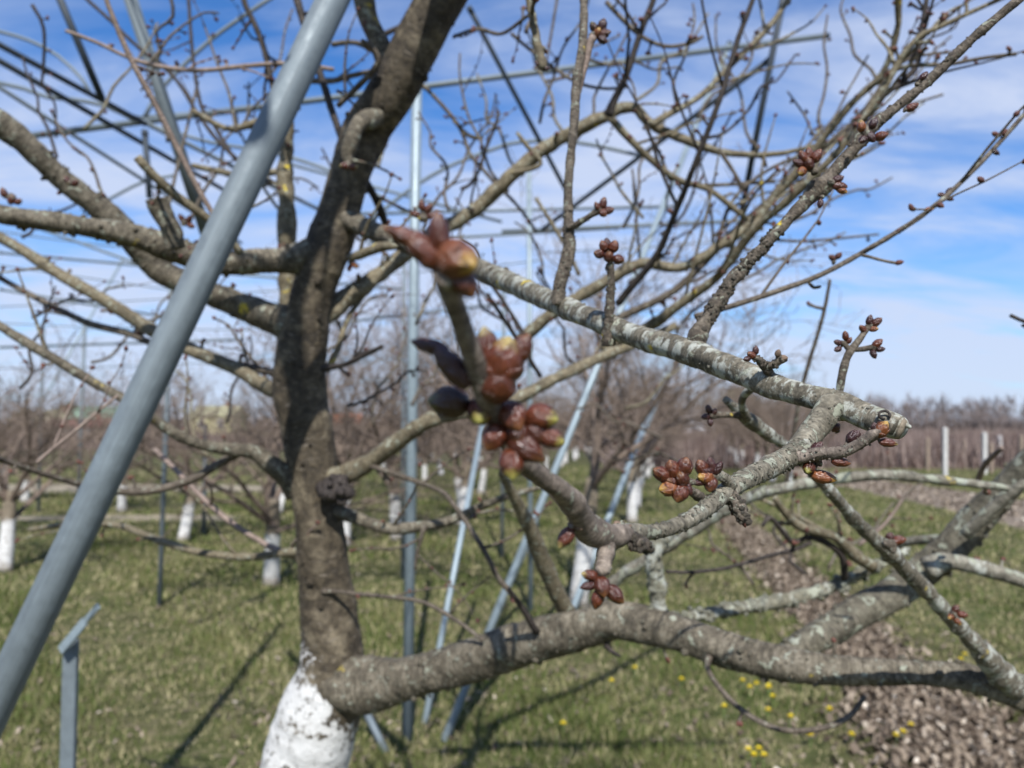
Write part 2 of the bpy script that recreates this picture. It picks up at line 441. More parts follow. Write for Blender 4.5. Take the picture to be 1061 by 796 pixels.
# ------------------------------------------------------------------ grass, leaves, flowers
def fast_mesh(name, V, nper, mat, attr, kind='stuff', mats=None):
    """V: (k*nper,3) vertices, k polygons of nper corners"""
    k = len(V) // nper
    me = bpy.data.meshes.new(name)
    me.vertices.add(len(V)); me.vertices.foreach_set('co', V.astype(np.float32).ravel())
    me.loops.add(len(V)); me.loops.foreach_set('vertex_index', np.arange(len(V), dtype=np.int32))
    me.polygons.add(k); me.polygons.foreach_set('loop_start', np.arange(k, dtype=np.int32) * nper)
    me.polygons.foreach_set('loop_total', np.full(k, nper, dtype=np.int32))
    at = me.attributes.new('bk', 'FLOAT_VECTOR', 'POINT'); at.data.foreach_set('vector', attr.astype(np.float32).ravel())
    me.materials.append(mat); me.update(calc_edges=True); me.validate()
    o = bpy.data.objects.new(name, me); C.objects.link(o)
    if kind: o['kind'] = kind
    return o

def attr_mat(name, stops, rough=.7, trans=0.0, patch=None):
    m, nt, b = new_mat(name)
    at = N_(nt, 'ShaderNodeAttribute', attribute_name='bk'); sp = N_(nt, 'ShaderNodeSeparateXYZ'); L_(nt, at.outputs['Vector'], sp.inputs[0])
    L_(nt, ramp(nt, sp.outputs['X'], stops), b.inputs['Base Color'])
    b.inputs['Roughness'].default_value = rough; b.inputs['Specular IOR Level'].default_value = .2
    return m
GR = attr_mat('grass_blades', [(0, (.035, .055, .010)), (.42, (.098, .120, .030)), (.68, (.185, .170, .070)), (1, (.40, .335, .19))])
LV = attr_mat('dead_leaves', [(0, (.065, .045, .030)), (.4, (.175, .132, .092)), (.75, (.33, .262, .19)), (1, (.56, .48, .38))], .8)

def lowfreq(x, y, s=1.0, ph=0):
    return (np.sin(x * 1.7 * s + 1.3 + ph) * np.cos(y * 1.3 * s + .4) + np.sin(x * 3.9 * s + y * 2.7 * s + ph) * .6 + np.sin(y * 5.3 * s - x * 4.1 * s + 2) * .4 + np.sin(x * 9 * s + y * 7.7 * s) * .3) / 2.0
def in_strip(x, y):
    cx = np.interp(y, [p[1] for p in MC], [p[0] for p in MC])
    return np.abs(x - cx) < np.where(y < 4.5, .42, .26) * (1 + .5 * lowfreq(x * 0 + 3, y, 1.4))

def scatter(n, y0, y1, pw=1.0):
    u = RNG.random(n)
    y = y0 * (y1 / y0) ** (u ** pw)
    x = (RNG.random(n) * 2 - 1) * (y * .75 + 1.2)
    return x, y
n = 300000
x, y = scatter(n, 2.3, 30, 1.15)
def inpoly(x, y, poly):
    c = np.zeros(len(x), bool); j = len(poly) - 1
    for i in range(len(poly)):
        xi, yi = poly[i]; xj, yj = poly[j]
        c ^= ((yi > y) != (yj > y)) & (x < (xj - xi) * (y - yi) / (yj - yi + 1e-12) + xi); j = i
    return c
keep = ~inpoly(x, y, SOILP) & (~(in_strip(x, y) & (RNG.random(n) < .93))) & ~((y > 18.4) & (y < 20.5) & (x < -4.2)) & ~((y > 13.0) & (y < 13.6) & (x < -4.8) & (x > -8.8))
dens = lowfreq(x, y, 1.1)
keep &= RNG.random(n) < np.clip(.72 + dens * .5, .25, 1)
x, y, dens = x[keep], y[keep], dens[keep]; n = len(x)
hgt = (.022 + .035 * RNG.random(n)) * np.clip(1 + dens * .7, .5, 1.7) * np.clip(.9 + y * .02, 1, 1.4)
wd = (.0020 + .0024 * RNG.random(n)) * np.clip(y / 3.2, 1, 5)
ang = RNG.random(n) * 6.283; lean = RNG.random(n) * .9
la = RNG.random(n) * 6.283
V = np.empty((n, 3, 3))
V[:, 0] = np.stack([x - np.cos(ang) * wd, y - np.sin(ang) * wd, np.zeros(n)], -1)
V[:, 1] = np.stack([x + np.cos(ang) * wd, y + np.sin(ang) * wd, np.zeros(n)], -1)
V[:, 2] = np.stack([x + np.cos(la) * lean * hgt, y + np.sin(la) * lean * hgt, hgt], -1)
t = np.clip(.42 + lowfreq(x, y, .8, 2) * .22 + RNG.normal(size=n) * .17, 0, 1)
t = np.where(RNG.random(n) < np.clip(.32 - dens * .38, .05, .8), .76 + .22 * RNG.random(n), t)
A = np.zeros((n, 3, 3)); A[:, :, 0] = t[:, None]
o = fast_mesh('grass', V.reshape(-1, 3), 3, GR, A.reshape(-1, 3)); tag(o, 'short spring grass mixed with dry straw between the tree rows', 'grass')

def leafmesh(name, x, y, size, z0, tone, label, tilt=.5):
    n = len(x)
    a = RNG.random(n) * 6.283; s = size
    u = np.stack([np.cos(a), np.sin(a), RNG.normal(size=n) * tilt], -1) * s[:, None]
    w_ = np.stack([-np.sin(a), np.cos(a), RNG.normal(size=n) * tilt], -1) * s[:, None] * (.5 + .3 * RNG.random(n))[:, None]
    c = np.stack([x, y, z0], -1)
    V = np.empty((n, 5, 3))
    for i, (p, q) in enumerate([(-1, 0), (-.2, .85), (.75, .5), (1.1, -.1), (.1, -.8)]):
        V[:, i] = c + u * p + w_ * q
    V[:, :, 2] = np.maximum(V[:, :, 2], .011)
    A = np.zeros((n, 5, 3)); A[:, :, 0] = tone[:, None]
    o = fast_mesh(name, V.reshape(-1, 3), 5, LV, A.reshape(-1, 3)); tag(o, label, 'leaves'); return o
n = 22000
x, y = scatter(n, 2.3, 15, 1.1)
k = RNG.random(n) < np.clip(.45 - lowfreq(x, y, .9, 4) * .6, .06, 1)
x, y = x[k], y[k]; n = len(x)
leafmesh('fallen_leaves', x, y, .008 + .016 * RNG.random(n), .006 + .02 * RNG.random(n), np.clip(RNG.normal(.34, .24, n), 0, 1), 'brown dead leaves scattered through the short grass')
n = 40000
y = 2.3 * (15.5 / 2.3) ** RNG.random(n)
x = np.interp(y, [p[1] for p in MC], [p[0] for p in MC]) + RNG.normal(size=n) * np.where(y < 4.5, .23, .15)
leafmesh('leaf_mulch', x, y, .009 + .020 * RNG.random(n), .010 + .035 * RNG.random(n), np.clip(RNG.normal(.38, .25, n), 0, 1), 'thick strip of pinkish brown leaf mulch running beside the row', .7)

n = 30000; y = RNG.uniform(9, 26, n); x = RNG.uniform(4, 20, n); k = inpoly(x, y, SOILP) & (RNG.random(n) < .75); x, y = x[k], y[k]; n = len(x)
leafmesh('soil_litter', x, y, .02 + .04 * RNG.random(n), .01 + .03 * RNG.random(n), np.clip(RNG.normal(.45, .25, n), 0, 1), 'pale dry litter lying on the bare soil strip')
# dandelions
yel = simple('dandelion_yellow', (.80, .62, .03), .6, .15, 200)
stem_m = simple('flower_stem_green', (.12, .20, .05), .6, .2, 50)
def dandelion():
    e = empty('dandelion', (0, 0, 0))
    mb = MB(); tube(mb, resample([(0, 0, 0, .002), (.004, 0, .03, .0016), (.006, .002, .055, .0018)], .01), 5); mb.build('stem', stem_m, e)
    mb = MB()
    for k in range(34):
        a = k * 2.4; tl = .25 + .65 * (k / 34); L = .016
        d = np.array([math.cos(a) * math.sin(tl * 1.4), math.sin(a) * math.sin(tl * 1.4), math.cos(tl * 1.4)])
        s = np.array([-math.sin(a), math.cos(a), 0]) * .0028
        c0 = np.array([.006, .002, .055])
        mb.add([c0 - s * .3, c0 + d * L - s, c0 + d * L * 1.1, c0 + d * L + s], [(0, 1, 2, 3)])
    mb.build('flower_head', yel, e, smooth=False)
    return e
def copy_tree(o, parent=None):
    c = o.copy(); C.objects.link(c)
    if parent is not None: c.parent = parent
    for ch in list(o.children): copy_tree(ch, c)
    return c
dn0 = dandelion()
dpx = [(657, 697), (634, 711), (585, 756), (770, 710), (776, 717), (783, 714), (797, 718), (802, 727), (796, 741), (818, 748), (839, 768), (884, 768), (777, 783), (786, 782), (790, 789), (750, 738), (798, 716), (930, 768), (935, 764), (705, 709), (996, 688), (1001, 683), (945, 757), (620, 660), (780, 789), (860, 741)]
for i, (px, py) in enumerate(dpx):
    g_ = G(px, py, .04); o = dn0 if i == 0 else copy_tree(dn0)
    o.location = (g_[0], g_[1], 0); o.rotation_euler = (0, 0, i * 1.3); o.scale = (1.15,) * 3
    tag(o, 'small yellow dandelion flower open low in the grass', 'flower', 'dandelions dotted over the grass')

# ------------------------------------------------------------------ MAIN TREE
T = empty('cherry_tree', TB)
tag(T, 'old cherry tree with limewashed trunk foot, many spreading limbs and swelling red buds', 'tree')

def path(pts, d):
    """pts [(px,py,hw)], d depth (scalar / start,end / list) -> rows x,y,z,r"""
    if np.isscalar(d): ds = [d] * len(pts)
    elif len(d) == len(pts): ds = d
    else:
        q = np.array([(a[0], a[1]) for a in pts], float)
        s = np.concatenate([[0], np.cumsum(np.linalg.norm(np.diff(q, axis=0), axis=1))]); s /= s[-1]
        ds = np.interp(s, np.linspace(0, 1, len(d)), d)
    return [(*P(a[0], a[1], dd), a[2] * dd / F) for a, dd in zip(pts, ds)]
SEED = [0]
def flake(mb, rs, spec):
    n_, a0, a1, sz = spec
    t, Nn, B = frames(rs[:, :3]); n = len(rs)
    for i in range(n_):
        k = int(n * (a0 + (a1 - a0) * random.random())); k = min(max(k, 0), n - 1); a = random.uniform(0, 6.28)
        o = Nn[k] * math.cos(a) + B[k] * math.sin(a)
        q = o * .55 + t[k] * random.uniform(-.9, .9) + rdir(.4); s = sz * random.uniform(.5, 1.6)
        lobud(mb, rs[k, :3] + o * (rs[k, 3] - s * .25), q, s, random.uniform(.35, .8), 0, 5)
def branch(pts, d, mat='twig', name='branch', seg=10, ds=.01, rough=.05, rings=.0, spurs=0, tw=0, taper=True, bl=.008, sl=.015, sr=.0022, parent=None, twlen=.15, lump=None, flakes=None, flakes2=None):
    SEED[0] += 1
    rs = resample(path(pts, d), ds)
    mb = MB()
    lp = None
    if lump is not None: lp = lump(rs)
    tube(mb, rs, seg, 0, rough, rings, SEED[0], taper, lump=lp)
    n = len(rs)
    for fl in (flakes, flakes2):
        if fl: flake(mb, rs, fl)
    t, Nn, B = frames(rs[:, :3])
    for i in range(spurs):
        k = int(n * (.08 + .9 * (i + random.random()) / spurs)); k = min(k, n - 1)
        a = random.uniform(0, 6.28)
        dr = Nn[k] * math.cos(a) + B[k] * math.sin(a) + np.array([0, 0, .5]) + t[k] * .3
        dr /= np.linalg.norm(dr)
        spur(mb, rs[k, :3] + dr * rs[k, 3] * .7, dr, sl * random.uniform(.6, 1.7), sr, random.randint(2, 5), bl, i)
    for i in range(tw):
        k = int(n * (.15 + .8 * (i + random.random()) / tw)); k = min(k, n - 2)
        a = random.uniform(0, 6.28)
        dr = (Nn[k] * math.cos(a) + B[k] * math.sin(a)) * .8 + t[k] * .7 + np.array([0, 0, .35])
        dr /= np.linalg.norm(dr); L = twlen * random.uniform(.4, 1.3); r0 = min(rs[k, 3] * .6, .0035)
        pp = [np.append(rs[k, :3], r0)]
        for j in range(1, 5):
            dr = dr + rdir(.5) * .22; dr /= np.linalg.norm(dr)
            pp.append(np.append(pp[-1][:3] + dr * L / 4, r0 * (1 - .16 * j)))
        rr = resample(pp, L / 9); tube(mb, rr, 5, 0, .1, 0, i, True)
        for j in range(2, len(rr), 2):
            q = rdir() + np.array([0, 0, .3]); lobud(mb, rr[j, :3], q, bl * .8, .4, seg=5)
        lobud(mb, rr[-1, :3], dr, bl, .4, seg=5)
    return mb.build(name, [BK[mat], BM['small']], parent or T, TB), rs

# trunk and leader
TRK = [(262, 1330, 84), (272, 1150, 66), (288, 960, 56), (312, 810, 48), (333, 735, 43), (344, 690, 37), (341, 640, 31), (335, 590, 28), (331, 545, 26.5), (326, 500, 27.5), (318, 450, 28), (310, 400, 29), (315, 350, 26), (325, 300, 24), (338, 262, 26), (350, 225, 24), (360, 190, 23), (370, 160, 25), (383, 130, 27), (403, 100, 27), (430, 50, 28), (456, 0, 27), (478, -45, 26), (510, -110, 22), (540, -190, 17), (560, -290, 14), (575, -420, 13), (590, -600, 11), (640, -800, 7)]
tr = [(a, b, c * (.92 if b > 262 else .89)) for a, b, c in TRK]
branch(tr, [1.46, 1.45, 1.43, 1.41] + [1.4] * 15 + [1.38, 1.36, 1.34, 1.32, 1.28, 1.26, 1.25, 1.25, 1.28, 1.3], 'trunk', 'trunk', seg=44, ds=.006, rough=.035, rings=.012, flakes=(70, .2, 1, .009), flakes2=(260, .2, 1, .0035))
LIMB = [
    # right low limb
    ([(338, 700, 28), (372, 710, 28), (420, 703, 24), (470, 690, 21), (540, 668, 21), (585, 656, 23), (610, 650, 22), (640, 643, 20), (700, 655, 18), (760, 676, 18.5), (830, 691, 16.5), (900, 696, 13.5), (960, 698, 13), (1000, 702, 15), (1040, 712, 18), (1075, 722, 20), (1120, 735, 20)], [1.4, 1.15, .95, .9], 'limb', dict(seg=30, ds=.004, rough=.055, rings=.022, flakes=(50, 0, 1, .008), flakes2=(260, 0, 1, .003), spurs=4)),
    # left limbs
    ([(332, 262, 20), (305, 268, 15), (280, 270, 13), (220, 272, 13), (185, 260, 14), (150, 248, 13), (100, 237, 10.5), (50, 230, 10), (0, 222, 9.8), (-60, 212, 9.5), (-130, 200, 9)], [1.4, 1.25, 1.15], 'limb', dict(seg=24, ds=.005, rough=.055, rings=.022, spurs=5, flakes=(35, 0, 1, .007), flakes2=(160, 0, 1, .003))),
    ([(318, 345, 22), (300, 336, 18), (280, 329, 16), (240, 313, 14), (200, 296, 13), (165, 279, 12), (130, 240, 13), (100, 214, 13), (60, 182, 12), (30, 152, 12), (0, 128, 12), (-50, 95, 11)], [1.4, 1.45, 1.35, 1.25], 'limb', dict(seg=24, ds=.005, rough=.055, rings=.022, spurs=5, flakes=(35, 0, 1, .007), flakes2=(160, 0, 1, .003))),
    ([(183, 258, 10), (178, 240, 10), (170, 225, 10), (164, 212, 11), (162, 206, 11)], [1.22, 1.2], 'limb', dict(seg=16, ds=.004, rough=.06, rings=.02, taper=False, name='branch_stub')),
    ([(312, 410, 14), (296, 406, 10), (278, 402, 8), (246, 383, 7), (211, 368, 7), (172, 351, 7), (141, 332, 7), (105, 309, 6.5), (56, 281, 6), (21, 258, 5.5), (-20, 235, 5)], [1.4, 1.6, 1.6], 'olive', dict(seg=14, spurs=9, sr=.003)),
    ([(300, 390, 6), (278, 385, 4), (239, 376, 4), (211, 366, 4), (162, 357, 4), (134, 346, 3.6), (95, 336, 3.6), (70, 325, 3.4), (32, 306, 3.2), (0, 288, 3), (-30, 272, 3)], [1.45, 1.8], 'twig', dict(seg=8, spurs=6, tw=3)),
    ([(310, 505, 16), (297, 494, 12), (280, 481, 10), (262, 468, 8), (239, 466, 6.5), (220, 463, 6), (200, 458, 6), (176, 446, 5.5), (141, 421, 5), (95, 395, 5), (63, 376, 5), (21, 351, 5), (0, 338, 4.6), (-30, 320, 4.5)], [1.4, 1.25, 1.2], 'limb', dict(seg=14, ds=.008, spurs=4)),
    ([(262, 470, 6), (250, 468, 5), (230, 479, 4.5), (200, 496, 4.5), (170, 506, 4), (140, 510, 4), (105, 507, 3.5), (75, 500, 3), (35, 488, 2.8), (0, 476, 2.6), (-25, 468, 2.5)], [1.38, 1.3, 1.1], 'twig', dict(seg=8, spurs=3)),
    ([(38, 480, 2.4), (50, 469, 2.2), (75, 449, 2), (100, 428, 1.8), (122, 410, 1.5)], [1.1, 1.15], 'pale', dict(seg=6)),
    ([(315, 572, 7), (300, 572, 4.5), (260, 577, 4.2), (210, 573, 4), (165, 560, 4), (125, 545, 3.4), (95, 543, 3), (65, 544, 2.8), (30, 549, 2.2)], [1.4, 1.5, 1.7], 'olive', dict(seg=8, spurs=2)),
    ([(160, 466, 2.5), (175, 480, 2.6), (225, 530, 3), (275, 564, 3), (312, 578, 4)], [1.7, 1.5, 1.42], 'pale', dict(seg=6)),
    ([(330, 500, 18), (352, 494, 12), (380, 481, 9), (410, 459, 9), (450, 434, 8), (495, 424, 7), (534, 414, 6.5), (576, 392, 6), (626, 369, 5.5), (652, 359, 5), (700, 338, 4)], [1.4, 1.3, 1.35, 1.5], 'olive', dict(seg=14, spurs=2, rough=.07)),
    ([(335, 528, 13), (352, 531, 8), (380, 541, 6.5), (405, 548, 6), (440, 545, 5.5), (465, 540, 5), (500, 524, 4), (530, 513, 3.5), (560, 505, 2.5)], [1.4, 1.25], 'limb', dict(seg=12, spurs=2)),
    ([(440, 545, 3), (436, 558, 2.6), (432, 574, 2), (430, 590, 1.5)], [1.3, 1.3], 'twig', dict(seg=6)),
    ([(335, 613, 4), (348, 613, 2.4), (375, 616, 2.3), (430, 622, 2.2), (455, 632, 2.2), (480, 648, 2.2), (500, 663, 2.2)], [1.36, 1.2], 'twig', dict(seg=6, spurs=1)),
    ([(378, 478, 3), (385, 483, 2.8), (450, 506, 2.8), (470, 523, 2.8), (500, 568, 2.8), (515, 597, 3), (532, 618, 3), (556, 650, 3.5)], [1.36, 1.2, 1.2], 'twig', dict(seg=7, spurs=3)),
    # leader's side limbs
    ([(398, 88, 14), (400, 70, 11), (395, 50, 10.5), (383, 22, 10), (377, 0, 11), (372, -40, 10), (360, -110, 8)], [1.38, 1.35], 'limb', dict(seg=16, ds=.008, spurs=2)),
    ([(392, 122, 9), (380, 124, 10), (372, 128, 9), (364, 145, 8), (360, 160, 7), (362, 170, 5)], [1.36, 1.3, 1.3], 'limb', dict(seg=14, ds=.004, rough=.09, rings=.03, name='branch_stub')),
    ([(350, 110, 3), (385, 75, 3), (392, 60, 3), (383, 48, 3), (375, 42, 2)], [1.36, 1.3], 'twig', dict(seg=8)),
    ([(392, 38, 3), (420, 25, 2.6), (445, 8, 2.4), (470, -6, 2.2)], [1.7, 1.8], 'dark', dict(seg=6, tw=2)),
    ([(300, 82, 3.5), (340, 84, 3.2), (362, 79, 3), (385, 74, 2.4)], [1.9, 1.6], 'twig', dict(seg=7, spurs=1)),
    ([(345, 46, 2.8), (366, 44, 2.6), (385, 50, 2.4)], [1.6, 1.5], 'twig', dict(seg=7)),
    ([(320, 340, 12), (345, 320, 11), (362, 306, 9.5), (380, 294, 9), (410, 271, 7.6), (450, 242, 7.4), (490, 219, 7.4), (530, 182, 7.3), (560, 157, 7.2), (595, 136, 7), (630, 119, 6.4), (645, 112, 6), (660, 113, 5), (675, 129, 5), (715, 147, 4.5), (750, 158, 3.6), (800, 160, 2.8), (850, 150, 2)], [1.4, 1.6, 1.55, 1.5], 'olive', dict(seg=14, spurs=11, tw=2, rough=.09, sr=.004)),
    ([(296, 330, 8), (298, 300, 9), (297, 253, 9.5), (297, 211, 9), (295, 180, 8), (297, 155, 7), (300, 120, 5)], [1.6, 1.6], 'olive', dict(seg=12, spurs=2, rough=.09)),
    ([(250, -10, 3), (254, 5, 3), (268, 35, 3), (277, 65, 3), (284, 100, 2.8)], [1.5, 1.5], 'dark', dict(seg=7)),
    ([(305, -10, 4), (310, 8, 4), (320, 40, 3.8), (336, 90, 3.8), (352, 138, 3.6), (362, 160, 4)], [1.5, 1.42], 'dark', dict(seg=8, tw=1)),
    ([(108, -10, 2.4), (112, 5, 2.6), (135, 60, 3), (165, 116, 3), (200, 186, 3), (222, 225, 2.6), (232, 250, 2)], [1.0, 1.1], 'pale', dict(seg=8)),
    ([(68, 32, 1.8), (100, 44, 2), (145, 64, 2.2), (200, 73, 2.4), (260, 68, 2.4), (300, 66, 2.4), (345, 72, 2.4)], [1.4, 1.5], 'pale', dict(seg=7, spurs=4, sl=.008)),
    ([(142, 163, 5), (150, 172, 4.6), (170, 192, 4.6), (195, 212, 4.4), (222, 232, 4.2), (250, 262, 4)], [1.1, 1.2], 'olive', dict(seg=10, taper=False, rough=.08)),
    ([(362, 268, 4), (378, 262, 5), (395, 256, 5), (410, 255, 4)], [1.3, 1.25], 'olive', dict(seg=10)),
    ([(365, 170, 5), (380, 190, 4), (390, 208, 4), (396, 222, 4), (402, 240, 3)], [1.4, 1.5], 'dark', dict(seg=8)),
    ([(338, 384, 4), (348, 366, 3.2), (360, 332, 3), (372, 312, 3), (390, 290, 3)], [1.4, 1.5], 'olive', dict(seg=7)),
    ([(335, 382, 4), (352, 379, 2.8), (364, 375, 2.8), (380, 367, 2.6), (396, 359, 2.4)], [1.36, 1.25], 'dark', dict(seg=7, spurs=2, sl=.012)),
    ([(430, 85, 2.2), (442, 92, 2.2), (475, 130, 2.2), (487, 160, 2.2), (500, 175, 2), (515, 192, 2), (535, 212, 1.8), (556, 240, 1.5)], [1.9, 1.9], 'twig', dict(seg=6, spurs=4, sl=.02)),
    ([(497, 175, 2), (505, 150, 2), (514, 128, 2), (517, 116, 1.6)], [1.9, 1.9], 'dark', dict(seg=6, spurs=2)),
    ([(470, 125, 2), (485, 140, 2.2), (500, 144, 2)], [1.9, 1.9], 'olive', dict(seg=6)),
    ([(500, 170, 2), (488, 190, 2), (478, 196, 2)], [1.9, 1.9], 'dark', dict(seg=6)),
    ([(200, 260, 2), (170, 245, 2), (205, 85, 1.5)], [2, 2.2], 'twig', dict(seg=6)),
    ([(195, -5, 1.8), (200, 60, 1.8), (208, 108, 2), (222, 130, 2.4), (240, 160, 2.6), (255, 172, 2.5), (280, 190, 2)], [2.2, 2], 'dark', dict(seg=6, spurs=4)),
    ([(85, -5, 2), (115, 22, 2), (142, 48, 2), (180, 80, 2), (205, 118, 2), (225, 145, 2.2), (250, 170, 2)], [2.2, 2], 'dark', dict(seg=6, spurs=3)),
    ([(200, 115, 3), (235, 133, 3), (262, 128, 4), (285, 117, 3.5), (310, 112, 3)], [1.9, 1.9], 'olive', dict(seg=7, spurs=2)),
    ([(200, 172, 3), (225, 177, 3.5), (250, 182, 3.5), (290, 178, 3.5)], [1.9, 1.8], 'olive', dict(seg=7, spurs=2)),
    ([(545, 33, 2.5), (550, 15, 2), (520, 35, 2), (495, 30, 2), (470, 38, 1.6)], [1.2, 1.4], 'twig', dict(seg=6, spurs=2)),
]
for i_, (pts, d, mt, kw) in enumerate(LIMB):
    kw = dict(kw)
    if i_ > 3 and kw.get('tw', 0) == 0: kw['tw'] = 2; kw['twlen'] = .13
    branch(pts, d, mt, **kw)

